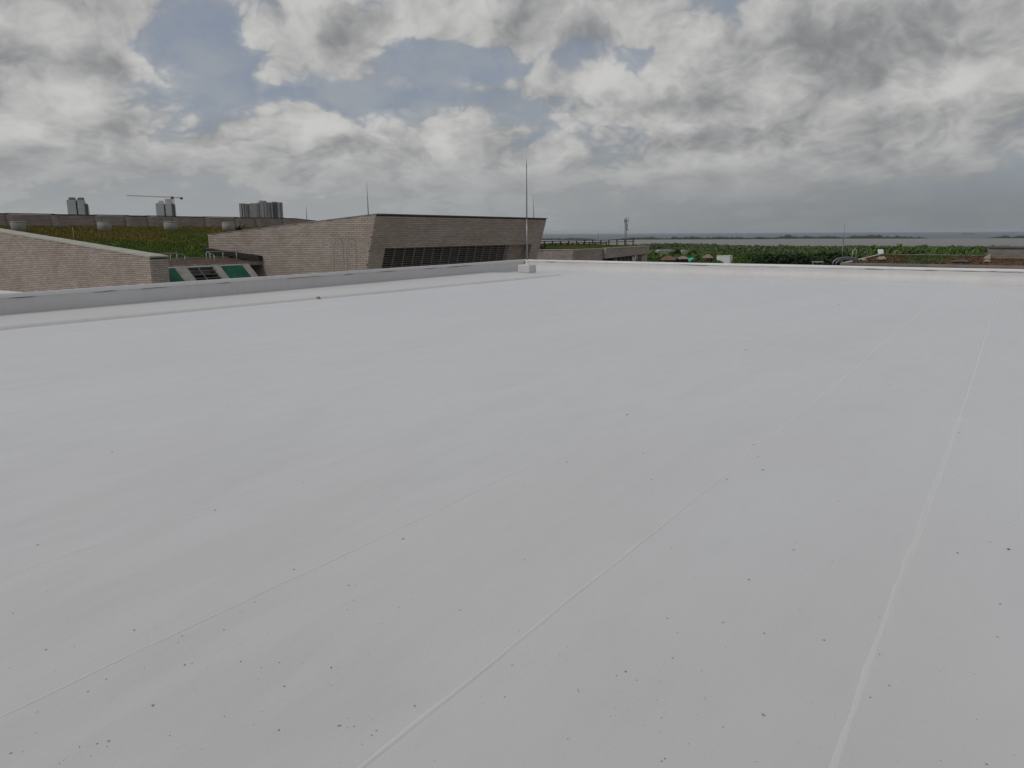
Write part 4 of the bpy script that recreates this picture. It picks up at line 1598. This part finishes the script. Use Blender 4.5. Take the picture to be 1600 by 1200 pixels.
# floodlight at the back corner of D
fpz = D1 + ZZ * 0.0
ft = onp(1376, 393.5, D1, np.array([0, 1.0, 0]))
FL = empty('floodlight', D1, 'small pale floodlight on a short post at the end of the sedum roof edge', 'floodlight')
cx_ = np.array([ft[0], ft[1], ft[2]])
mb = MB()
mb.tube([D1 - ZZ * 0.05, D1 + ZZ * (cx_[2] - zD)], 0.03, 6)
mb.build('post', 'galvanised', FL)
mb = MB()
mb.box(cx_, 0.20, 0.09, 0.20, (np.array([1.0, 0, 0]), np.array([0, .9, -.43]), np.array([0, .43, .9])))
mb.build('lamp_head', 'white_paint', FL, 0.03)
mb = MB()
mb.box(cx_ + np.array([0.05, 0.12, 0.24]), 0.22, 0.10, 0.03, (np.array([1.0, 0, 0]), np.array([0, .9, -.43]), np.array([0, .43, .9])))
mb.build('visor', 'dark_metal', FL)
# leaning rod, two short pipes and thin stake at D
pb = onz(1314, 409.5, zD + 0.05)
pb = pb + Dd * 0.3
rod_at(pb, onp(1320, 350, pb, np.array([0, 1.0, 0])), 'thin slightly leaning lightning rod at the near corner of the sedum roof', 0.022)
pq = onp(1336, 404, D0 + Dd * 4, np.array([0, 1.0, 0]))
hp = empty('pipe_hoop', pq - ZZ * 0.3, 'pair of thin pale bent vent pipes behind the edge of the sedum roof', 'pipe')
for px, top in ((1330.5, 391), (1336.5, 389)):
    b0 = onp(px, 409, pq, np.array([0, 1.0, 0]))
    t0 = onp(px + 2, top + 1, pq, np.array([0, 1.0, 0]))
    t1 = onp(px - 1.2 if px > 1333 else px + 2.5, top, pq, np.array([0, 1.0, 0]))
    mb = MB()
    mb.tube([b0, t0, t1], 0.035, 6)
    mb.build('pipe', 'pale_coping', hp)
pq = onp(1355.5, 400, D0 + Dd * 9, np.array([0, 1.0, 0]))
mb = MB()
mb.tube([onp(1355.5, 403, pq, np.array([0, 1.0, 0])), onp(1355.3, 393, pq, np.array([0, 1.0, 0]))], 0.02, 6, 0.012)
tag(mb.build('stake', 'galvanised'), 'very thin metal stake on the sloping edge line of the sedum roof', 'stake')
# curved corrugated duct arching up behind the corner of D
pa = D0 + Dd * 1.0
duct = empty('curved_duct', onp(1318, 411, pa, np.array([0, 1.0, 0])) - ZZ * 1.0, 'grey curved duct arching over behind the corner of the sedum roof', 'duct')
for (pxa, pxb, topy, rad_, off) in ((1301, 1345, 402.3, 0.055, 0.0), (1306, 1340, 405.0, 0.045, 0.25)):
    pts = []
    for k in range(15):
        an = math.pi * k / 14
        px = (pxa + pxb) / 2 - (pxb - pxa) / 2 * math.cos(an)
        py = 414 - (414 - topy) * math.sin(an) ** 0.8
        pts.append(onp(px, py, pa + Dd * off, np.array([0, 1.0, 0])))
    mb = MB()
    mb.tube(pts, rad_, 8)
    mb.build('duct_run', 'dull_steel', duct)

# ------------------------------------------------------------------ far buildings


def face_frame(px, dist):
    a = azel(px, 365)[0]
    c = np.array([math.sin(a), math.cos(a), 0]) * dist
    return c


def tower(px0, px1, py_top, dist, yaw, label, two_slabs, top_bits, slit, side):
    pc = (px0 + px1) / 2
    base = face_frame(pc, dist)
    wd = (px1 - px0) / F * dist * math.cos(azel(pc, 365)[0])
    zt = H + (368.6 - 0.0054 * pc - py_top) / F * base[1] / math.cos(0) * 1.0
    g = float(ground_z(base[0], base[1])) - 1
    a = math.atan2(base[0], base[1]) + yaw
    ex, ey = np.array([math.cos(a), -math.sin(a), 0]), np.array([math.sin(a), math.cos(a), 0])
    root = empty('apartment_tower', (base[0], base[1], g), label, 'building', 'apartment towers on the skyline')
    w2 = wd * 0.38
    # two pale slabs with a dark slit, a darker side wing
    for k, (c_, hw, hz) in enumerate(((-wd * 0.27, wd * 0.215, 0.0), (wd * 0.19, wd * 0.165, two_slabs))):
        mb = MB()
        p = base + ex * c_
        mb.box((p[0], p[1], (g + zt + hz) / 2), hw, 7, (zt + hz - g) / 2, (ex, ey, ZZ))
        mb.build('slab', 'tower_grey', root)
    mb = MB()
    p = base - ex * wd * 0.015 + ey * 1.5
    mb.box((p[0], p[1], (g + zt - 1.5) / 2), wd * 0.06, 6, (zt - 1.5 - g) / 2, (ex, ey, ZZ))
    mb.build('stair_slit', 'window_dark', root)
    mb = MB()
    p = base + ex * wd * 0.415 + ey * 2
    mb.box((p[0], p[1], (g + zt - side) / 2), wd * 0.058, 6, (zt - side - g) / 2, (ex, ey, ZZ))
    mb.build('side_wing', 'tower_side', root)
    mb = MB()
    p = base + ex * wd * 0.485 + ey * 3
    mb.box((p[0], p[1], (g + zt - side - 1.5) / 2), wd * 0.02, 5, (zt - side - 1.5 - g) / 2, (ex, ey, ZZ))
    mb.build('side_wing', 'window_dark', root)
    for (c_, hw, hz, m_) in top_bits:
        mb = MB()
        p = base + ex * wd * c_ + ey * 1
        mb.box((p[0], p[1], zt + hz / 2 - 0.1), wd * hw, 4, hz / 2, (ex, ey, ZZ))
        mb.build('roof_house', m_, root)
    z = zt - 3
    while z > zt - 26:
        for c_ in (-0.015,):
            mb = MB()
            p = base + ex * wd * c_ - ey * 4.55
            mb.box((p[0], p[1], z), wd * 0.035, 0.15, 0.25, (ex, ey, ZZ))
            mb.build('window', 'block_grey', root)
        z -= 3
    return base, ex, ey, zt, wd


tower(113, 140, 315.0, 860, 0.10, 'narrow pale apartment tower with dark roof houses, standing alone on the skyline', 0.0, ((-0.25, 0.15, 2.6, 'tower_side'), (0.20, 0.13, 2.6, 'tower_side'), (0.0, 0.03, 1.7, 'white_paint')), True, 3.2)
b2, ex2, ey2, zt2, wd2 = tower(249.5, 275.5, 320.0, 900, 0.10, 'unfinished pale apartment tower standing under the crane', 0.0, ((-0.22, 0.11, 3.0, 'tower_grey'), (0.17, 0.16, 4.8, 'tower_grey'), (-0.36, 0.03, 1.5, 'tower_grey')), True, 0.0)
# tower crane
cb_ = face_frame(275.0, 905)
g = float(ground_z(cb_[0], cb_[1]))
zj = H + (367.3 - 311.2) / F * cb_[1]
crane = empty('tower_crane', (cb_[0], cb_[1], g), 'tower crane with long thin jib beside the unfinished tower', 'crane')
axr = np.array([math.cos(math.atan2(cb_[0], cb_[1])), -math.sin(math.atan2(cb_[0], cb_[1])), 0])
axf = np.array([-axr[1], axr[0], 0])


def lattice(name, p0, p1, w_, ea, eb, r, nseg, parent, mat='crane_paint'):
    mb = MB()
    p0, p1 = np.asarray(p0, float), np.asarray(p1, float)
    co_ = [(-1, -1), (1, -1), (1, 1), (-1, 1)]
    for (a, b) in co_:
        mb.tube([p0 + ea * a * w_ + eb * b * w_, p1 + ea * a * w_ + eb * b * w_], r, 4)
    for k in range(nseg):
        q0, q1 = p0 + (p1 - p0) * k / nseg, p0 + (p1 - p0) * (k + 1) / nseg
        for i in range(4):
            a, b = co_[i], co_[(i + 1) % 4]
            mb.tube([q0 + ea * a[0] * w_ + eb * a[1] * w_, q1 + ea * b[0] * w_ + eb * b[1] * w_], r * 0.7, 3)
    return mb.build(name, mat, parent)


mt_ = cb_ + ZZ * 0
lattice('mast', mt_ + ZZ * g, mt_ + ZZ * (zj - 0.5), 0.85, axr, axf, 0.22, 26, crane)
mb = MB()
mb.box(mt_ + ZZ * (zj - 0.2) - axr * 0.6, 1.5, 1.2, 1.3, (axr, axf, ZZ))
mb.build('cab', 'crane_paint', crane)
jl = (275 - 210.5) / F * cb_[1] * 0.97
tilt_ = 1.6
lattice('jib', mt_ + ZZ * (zj + 0.2), mt_ - axr * jl + ZZ * (zj + tilt_), 0.42, axf, ZZ, 0.11, 30, crane, 'mast_steel')
cl_ = (287 - 275) / F * cb_[1]
lattice('counter_jib', mt_ + ZZ * (zj + 0.2), mt_ + axr * cl_ + ZZ * (zj - 0.3), 0.38, axf, ZZ, 0.12, 6, crane, 'mast_steel')
mb = MB()
mb.box(mt_ + axr * cl_ + ZZ * (zj - 0.7), 1.3, 0.8, 1.1, (axr, axf, ZZ))
mb.build('counterweight', 'dark_metal', crane)

# long apartment block
dK = 1090
bk = face_frame(411, dK)
g = float(ground_z(bk[0], bk[1])) - 1
ak = math.atan2(bk[0], bk[1]) + 0.05
ex, ey = np.array([math.cos(ak), -math.sin(ak), 0]), np.array([math.sin(ak), math.cos(ak), 0])
pxm = 1 / F * bk[1] * 1.03
zk = lambda py: H + (366.6 - py) / F * bk[1]
blk = empty('apartment_block', (bk[0], bk[1], g), 'wide grey apartment block with rows of dark windows on the skyline', 'building')
segs = (('wall', 380.3, 389.5, 320.0, 'block_pale', -4), ('wall', 389.5, 405, 320.5, 'block_grey', -2.5), ('recess_wall', 395.5, 411.5, 319.6, 'tower_side', 0.5), ('wall', 405.5, 411.8, 318.6, 'block_grey', -2.5), ('stair_tower', 411.8, 418.2, 316.0, 'block_grey', -4),
        ('wall', 418.2, 427, 318.2, 'block_grey', -2.2), ('recess_wall', 426.5, 434.5, 317.8, 'tower_side', 0.4), ('wall', 434, 441.2, 318.2, 'block_grey', -2.2))
for nm, x0, x1, pt, m_, fo in segs:
    c_ = bk + ex * ((x0 + x1) / 2 - 411) * pxm
    zt = zk(pt)
    mb = MB()
    mb.box(np.array([c_[0], c_[1], (g + zt) / 2]) + ey * (6 + fo / 2), (x1 - x0) / 2 * pxm, 6 - fo / 2, (zt - g) / 2, (ex, ey, ZZ))
    mb.build(nm, m_, blk)
for x0, x1, pt, m_ in ((408, 412, 315.4, 'block_pale'), (426.5, 434, 317.0, 'block_pale'), (399, 404.8, 319.5, 'block_pale')):
    c_ = bk + ex * ((x0 + x1) / 2 - 411) * pxm
    zt = zk(pt)
    mb = MB()
    mb.box(np.array([c_[0], c_[1], zt - 1.5]) + ey * 6, (x1 - x0) / 2 * pxm, 3, 1.5, (ex, ey, ZZ))
    mb.build('roof_house', m_, blk)
for x0, fo in ((384.2, -4), (387.6, -4)):
    c_ = bk + ex * (x0 - 411) * pxm
    mb = MB()
    mb.box(np.array([c_[0], c_[1], (g + zk(320.5)) / 2]) + ey * (fo - 0.1), 0.55, 0.2, (zk(320.5) - g) / 2, (ex, ey, ZZ))
    mb.build('shadow_joint', 'window_dark', blk)
wins = [(393.2, 1.2, -2.5), (398.6, 0.5, 0.5), (401.3, 0.7, 0.5), (403.7, 0.6, 0.5), (408.0, 1.2, -2.5), (415.2, 0.6, -4), (424.0, 1.3, -2.2), (429.0, 0.8, 0.4), (432.4, 0.9, 0.4), (438.5, 1.0, -2.2)]
for fl in range(9):
    pyr = 322.4 + fl * 3.25
    for x0, hw, fo in wins:
        yy = pyr - (1.8 if x0 > 412 else 0)
        c_ = bk + ex * (x0 - 411) * pxm
        mb = MB()
        mb.box(np.array([c_[0], c_[1], zk(yy)]) + ey * (fo - 0.02), hw * pxm, 0.12, 0.75, (ex, ey, ZZ))
        mb.build('window', 'window_dark', blk)

# cell tower beyond building C
cp = face_frame(977, 480)
g = float(ground_z(cp[0], cp[1]))
ztc = H + (363.7 - 343.5) / F * cp[1]
cell = empty('antenna_mast', (cp[0], cp[1], g), 'tall lattice phone mast with clustered antennas rising beyond the grass roofed building', 'antenna mast')
lattice('mast', np.array([cp[0], cp[1], g]), np.array([cp[0] + 0.3, cp[1], ztc]), 0.5, np.array([1.0, 0, 0]), np.array([0, 1.0, 0]), 0.16, 30, cell, 'mast_steel')
for (dx_, z0_, h_, w_) in ((-1.0, -1.4, 1.4, .16), (0.0, -0.8, 1.4, .18), (1.35, -1.6, 1.9, .14), (0.8, -4.2, .9, .2), (-0.7, -4.0, 1.0, .15), (0.9, -6.3, .55, .4), (0.2, -5.4, .8, .35)):
    mb = MB()
    mb.box((cp[0] + 0.3 + dx_, cp[1] - 0.7, ztc + z0_ + h_ * 0.6), w_, 0.15, h_, (np.array([1.0, 0, 0]), np.array([0, 1.0, 0]), ZZ))
    mb.build('antenna', 'mast_steel', cell)
mb = MB()
mb.box((cp[0] + 0.3, cp[1], ztc - 0.9), 1.3, 0.6, 0.12, (np.array([1.0, 0, 0]), np.array([0, 1.0, 0]), ZZ))
mb.build('platform', 'mast_steel', cell)

# huts, tank and white shed among the trees
XA, YA = np.array([1.0, 0, 0]), np.array([0, 1.0, 0])


def zat(px, py, p):
    return float(onp(px, py, p, YA)[2])


def hut(name, px0, px1, ptop, peave, dist, label, roofm, wallm, cat='hut', ridge=0.35):
    p = face_frame((px0 + px1) / 2, dist)
    g = float(ground_z(p[0], p[1])) - 0.5
    w_ = (px1 - px0) / 2 / F * p[1]
    zt, ze = zat((px0 + px1) / 2, ptop, p), zat((px0 + px1) / 2, peave, p)
    root = empty(name, (p[0], p[1], g), label, cat, 'huts among the trees')
    mb = MB()
    mb.box((p[0], p[1], (g + ze) / 2), w_ * 0.86, 2.6, (ze - g) / 2, (XA, YA, ZZ))
    mb.build('wall', wallm, root)
    mb = MB()
    b = [np.array([p[0] + sx * w_, p[1] + sy * 3.2, ze - 0.1]) for sx, sy in ((-1, -1), (1, -1), (1, 1), (-1, 1))]
    t = [np.array([p[0] + sx * w_ * ridge, p[1], zt]) for sx in (-1, 1)]
    mb.poly([b[0], b[1], t[1], t[0]])
    mb.poly([b[2], b[3], t[0], t[1]])
    mb.poly([b[1], b[2], t[1]])
    mb.poly([b[3], b[0], t[0]])
    mb.poly(b[::-1])
    mb.build('roof', roofm, root)
    for sx in (-0.45, 0.4):
        mb = MB()
        mb.box((p[0] + sx * w_, p[1] - 2.62, ze - 1.3), 0.45, 0.06, 0.6, (XA, YA, ZZ))
        mb.build('window', 'window_dark', root)
    return root


hut('thatched_hut', 1035, 1056, 399.5, 405.5, 300, 'brown thatched hut among the trees beside a dark shelter', 'thatch', 'bark')
hut('hut', 1061, 1077, 399.8, 404.0, 304, 'hut with pale tan roof between the thatched hut and the turquoise tank', 'tan_roof', 'dark_metal')
hut('dark_shelter', 1051, 1063, 400.6, 403.2, 307, 'dark shelter between the thatched hut and the pale roofed hut', 'dark_coping', 'dark_metal')
hut('hut', 1101, 1114, 397, 402.5, 330, 'half hidden tan roofed hut in the trees between turquoise tank and white shed', 'tan_roof', 'thatch')
# turquoise tank on a stand
p = face_frame(1082.5, 296)
g = float(ground_z(p[0], p[1]))
zt, zb_ = zat(1082.5, 402.8, p), zat(1082.5, 409, p)
tank = empty('water_tank', (p[0], p[1], g), 'turquoise water tank on a stand beside the huts', 'water tank')
rad = 5.3 / F * p[1]
mb = MB()
mb.lathe((p[0], p[1], zb_), [(rad * .95, 0), (rad, 0.2), (rad, (zt - zb_) * .62), (rad * .75, (zt - zb_) * .88), (rad * .25, zt - zb_)], 20)
mb.build('tank_body', 'tank_turquoise', tank)
mb = MB()
mb.lathe((p[0], p[1], zt), [(0.28, -0.1), (0.28, 0.14), (0.2, 0.18)], 10)
mb.build('lid', 'tank_turquoise', tank)
for sx in (-1, 1):
    for sy in (-1, 1):
        mb = MB()
        mb.tube([(p[0] + sx * rad * .7, p[1] + sy * rad * .7, g - .2), (p[0] + sx * rad * .7, p[1] + sy * rad * .7, zb_)], 0.12, 6)
        mb.build('leg', 'dark_metal', tank)
# white box shed
p = face_frame(1136.5, 290)
g = float(ground_z(p[0], p[1])) - 0.5
zt = zat(1136, 399.7, p)
shed = empty('white_shed', (p[0], p[1], g), 'plain white box shaped shed standing among the trees', 'shed')
m1 = 1 / F * p[1]
aw = math.radians(-24)
sx_, sy_ = np.array([math.cos(aw), math.sin(aw), 0]), np.array([-math.sin(aw), math.cos(aw), 0])
near = p + XA * 3.3 * m1 + YA * -2.0
mb = MB()
mb.prism([near + ZZ * (g - 0), near - sx_ * 4.7 + ZZ * g, near - sx_ * 4.7 + sy_ * 3.2 + ZZ * g, near + sy_ * 6.6 + ZZ * g], ZZ * (zt - g))
mb.build('wall', 'white_paint', shed)
mb = MB()
mb.prism([near - sx_ * 0.05 * -1 - sy_ * 0.05 + ZZ * zt, near - sx_ * 4.8 - sy_ * 0.05 + ZZ * zt, near - sx_ * 4.8 + sy_ * 3.3 + ZZ * zt, near + sy_ * 6.7 + ZZ * zt], ZZ * 0.12)
mb.build('roof', 'pale_roof', shed)
mb = MB()
mb.box(near - sx_ * 1.5 - sy_ * 0.03 + ZZ * (g + 1.3), 0.5, 0.04, 1.0, (sx_, sy_, ZZ))
mb.build('door', 'tower_side', shed)
# far pale warehouse roofs in the wood
for (px0, px1, py, d_, lab) in ((1027, 1052, 390.3, 780, 'longer pale warehouse roof showing between the trees behind the huts'), (1064, 1073, 390.8, 780, 'short pale warehouse roof between the trees beside a longer one')):
    p = face_frame((px0 + px1) / 2, d_)
    g = float(ground_z(p[0], p[1]))
    zt = zat((px0 + px1) / 2, py, p)
    w_ = (px1 - px0) / 2 / F * p[1]
    wh = empty('warehouse', (p[0], p[1], g), lab, 'warehouse', 'warehouses in the wood')
    mb = MB()
    mb.box((p[0], p[1], (g + zt - 1.3) / 2), w_, 8, (zt - 1.3 - g) / 2, (XA, YA, ZZ))
    mb.build('wall', 'concrete', wh)
    mb = MB()
    mb.prism([(p[0] - w_ * 1.02, p[1] - 8.3, zt - 1.3), (p[0] + w_ * 1.02, p[1] - 8.3, zt - 1.3), (p[0] + w_ * .75, p[1] - 8.3, zt), (p[0] - w_ * .75, p[1] - 8.3, zt)], np.array([0, 16.6, 0]))
    mb.build('roof', 'warehouse_roof', wh)
# pale canopy low behind the parapet
p = face_frame(1281, 120)
cn = empty('canopy', (p[0], p[1], -12), 'low pale canopy roof showing just above the white parapet under the dark trees', 'canopy')
zt = zat(1281, 408.6, p)
mb = MB()
mb.box((p[0], p[1], zt - 0.05), 0.6, 0.9, 0.04, (XA, YA, ZZ))
mb.build('roof_sheet', 'warehouse_roof', cn, 0.02)
for sx in (-0.7, 0.7):
    mb = MB()
    mb.tube([(p[0] + sx, p[1], -12.2), (p[0] + sx, p[1], zt - 0.1)], 0.05, 6)
    mb.build('leg', 'galvanised', cn)

# ------------------------------------------------------------------ trees


def leaf_cloud(rs, n, rx, rz, size, lobes=7, shell=0.55):
    """leaf-clump quads spread through several lobes of a crown; returns centre offsets"""
    cs = [np.array([rs.normal(0, .42) * rx, rs.normal(0, .42) * rx, (rs.uniform(-.25, .55)) * rz]) for _ in range(lobes)]
    rl = [rs.uniform(.42, .68) * rx for _ in range(lobes)]
    pick = rs.randint(0, lobes, n)
    d = rs.normal(0, 1, (n, 3))
    d /= np.linalg.norm(d, axis=1)[:, None]
    r = (shell + (1 - shell) * rs.random(n)) * np.array(rl)[pick]
    c = np.array(cs)[pick] + d * r[:, None] * np.array([1, 1, .78 * rz / rx + .15])
    nn = d + rs.normal(0, .55, (n, 3))
    nn /= np.linalg.norm(nn, axis=1)[:, None]
    t = np.cross(nn, rs.normal(0, 1, (n, 3)))
    t /= np.linalg.norm(t, axis=1)[:, None] + 1e-9
    b = np.cross(nn, t)
    s = size * rs.uniform(.6, 1.4, n)[:, None]
    q = np.stack([c - t * s - b * s * .6, c + t * s - b * s * .6, c + t * s * .7 + b * s, c - t * s * .7 + b * s * .8], 1)
    return q.reshape(-1, 3)


def quad_faces(n):
    return np.arange(n * 4).reshape(n, 4)


tree_kinds = []
for k in range(6):
    rs = np.random.RandomState(100 + k)
    rx, rz, hh = 3.6, 2.9, 8.5
    lv = leaf_cloud(rs, 1500, rx, rz, 0.34, 9) + np.array([0, 0, hh - rz - .5])
    mb = MB()
    mb.tube([(0, 0, -1.0), (rs.uniform(-.2, .2), rs.uniform(-.2, .2), 2.2), (rs.uniform(-.4, .4), rs.uniform(-.4, .4), hh - rz)], .26, 7, .12)
    for q in range(5):
        a = q * 1.26 + rs.uniform(-.4, .4)
        mb.tube([(0, 0, 2.4 + .3 * q), (math.cos(a) * 1.1, math.sin(a) * 1.1, 4.2), (math.cos(a) * 2.2, math.sin(a) * 2.2, 5.8 + rs.uniform(-.4, .6))], .11, 5, .04)
    tree_kinds.append((mb.mesh('trunk', 'bark'), lv))
crown_meshes = {}


def tree(pos, k, mat, scale, rot, label, group):
    key = (k, mat)
    if key not in crown_meshes:
        lv = tree_kinds[k][1]
        crown_meshes[key] = np_mesh('crown', lv, quad_faces(len(lv) // 4), mat)
    root = empty('tree', pos, label, 'tree', group)
    root.scale = scale
    root.rotation_euler = (0, 0, rot)
    for nm, me in (('trunk', tree_kinds[k][0]), ('crown', crown_meshes[key])):
        o = bpy.data.objects.new(nm, me)
        COL.objects.link(o)
        o.parent = root
    return root


def plant_tree(px, ytop, dist, mat, label, group, wide=1.0):
    p = face_frame(px, dist)
    g = float(ground_z(p[0], p[1]))
    zt = zat(px, ytop, p)
    sz = (zt - g) / 8.6
    if sz < 0.25:
        return
    sw = max(0.6, min(1.5, sz)) * wide * rnd.uniform(.85, 1.2)
    tree((p[0], p[1], g), rnd.randrange(6), mat, (sw, sw, sz), rnd.uniform(0, 6.28), label, group)


# trees behind the sedum roof
for i in range(34):
    px = 1372 + i * 8.2 + rnd.uniform(-6, 6)
    yt = rnd.choice((382, 385, 389, 393)) + rnd.uniform(-1.5, 2)
    fresh = rnd.random() < .6
    plant_tree(px, yt, rnd.uniform(215, 330) + (393 - yt) * 6, 'leaf_fresh' if fresh else 'leaf_mid', 'fresh green broad tree in the thicket behind the sedum roof' if fresh else 'deeper green tree among the fresh green thicket behind the sedum roof', 'trees behind the sedum roof', .8)
plant_tree(1380, 378.5, 280, 'leaf_fresh', 'tallest tree of the thicket, above the floodlight on the sedum roof', 'trees behind the sedum roof', .8)
# dark clump
for i in range(26):
    px = 1196 + i * 6.2 + rnd.uniform(-4, 4)
    yt = rnd.choice((392, 395, 398, 402)) + rnd.uniform(-1.5, 1.5)
    plant_tree(px, yt, rnd.uniform(190, 260), 'leaf_dark', 'dark green tree in the shady clump between the white shed and the leaning rod', 'dark clump of trees', .9)
# trees round the huts
for i, (px, yt, d_) in enumerate(((1014, 402, 250), (1022, 399, 280), (1030, 397, 335), (1040, 395, 345), (1054, 395, 345), (1068, 395.5, 340), (1078, 396, 335), (1090, 397, 320), (1098, 402, 270), (1107, 404, 262), (1116, 404, 262), (1125, 405.5, 258), (1122, 396, 330), (1132, 394, 330), (1144, 393, 335), (1157, 396, 310), (1165, 393, 320), (1176, 391, 330), (1186, 392, 320), (1154, 403, 262), (1172, 401, 255), (1192, 398, 270))):
    plant_tree(px, yt, d_, 'leaf_mid', 'mid green tree growing round the huts and the white shed', 'trees round the huts', .75)

# the far wood: one mass of crowns down to the lagoon
N = 9000
rs = np.random.RandomState(5)
az0, az1 = azel(830, 365)[0], azel(1760, 365)[0]
A = rs.uniform(az0, az1, N)
D = np.sqrt(rs.uniform(345 ** 2, 2520 ** 2, N))
keep = np.ones(N, bool)
# clearing in front of the warehouses
wa0, wa1 = azel(1022, 365)[0], azel(1078, 365)[0]
keep &= ~((A > wa0) & (A < wa1) & (D < 790) & (D > 560))
A, D = A[keep], D[keep]
X, Y = D * np.sin(A), D * np.cos(A)
Zg = ground_z(X, Y)
M = 64
proto = [leaf_cloud(np.random.RandomState(300 + k), M, 4.0, 2.7, 0.95, 6, .72) for k in range(8)]
Sz = np.exp(rs.normal(0.02, .30, len(A))) * np.interp(D, [345, 900, 2500], [.85, 1.0, 1.25])
hgt = rs.uniform(3.2, 5.6, len(A))
allv = np.empty((len(A), M * 4, 3), np.float32)
for i in range(len(A)):
    pr = proto[i % 8]
    c, s = math.cos(A[i] * 977), math.sin(A[i] * 977)
    q = pr * Sz[i]
    allv[i, :, 0] = q[:, 0] * c - q[:, 1] * s + X[i]
    allv[i, :, 1] = q[:, 0] * s + q[:, 1] * c + Y[i]
    allv[i, :, 2] = q[:, 2] + Zg[i] + hgt[i]
tag(add('wood', np_mesh('wood', allv.reshape(-1, 3), quad_faces(len(A) * M), 'wood_far')), 'green wood stretching from the campus down to the lagoon', 'wood', kind='stuff')

# ------------------------------------------------------------------ sea air
m = bpy.data.materials.new('sea_air')
m.use_nodes = True
m.node_tree.nodes.clear()
pv_ = m.node_tree.nodes.new('ShaderNodeVolumePrincipled')
pv_.inputs['Color'].default_value = (0.86, 0.90, 0.95, 1)
pv_.inputs['Density'].default_value = 2.0e-5
pv_.inputs['Anisotropy'].default_value = 0.3
mo_ = m.node_tree.nodes.new('ShaderNodeOutputMaterial')
m.node_tree.links.new(pv_.outputs[0], mo_.inputs['Volume'])
MATS['sea_air'] = m
mb = MB()
mb.box((0, 0, (85 - 62) / 2), 72000, 72000, (85 + 62) / 2, (np.array([1.0, 0, 0]), np.array([0, 1.0, 0]), ZZ))
tag(mb.build('haze', 'sea_air'), 'thin pale sea haze over the whole place', 'haze', kind='stuff')
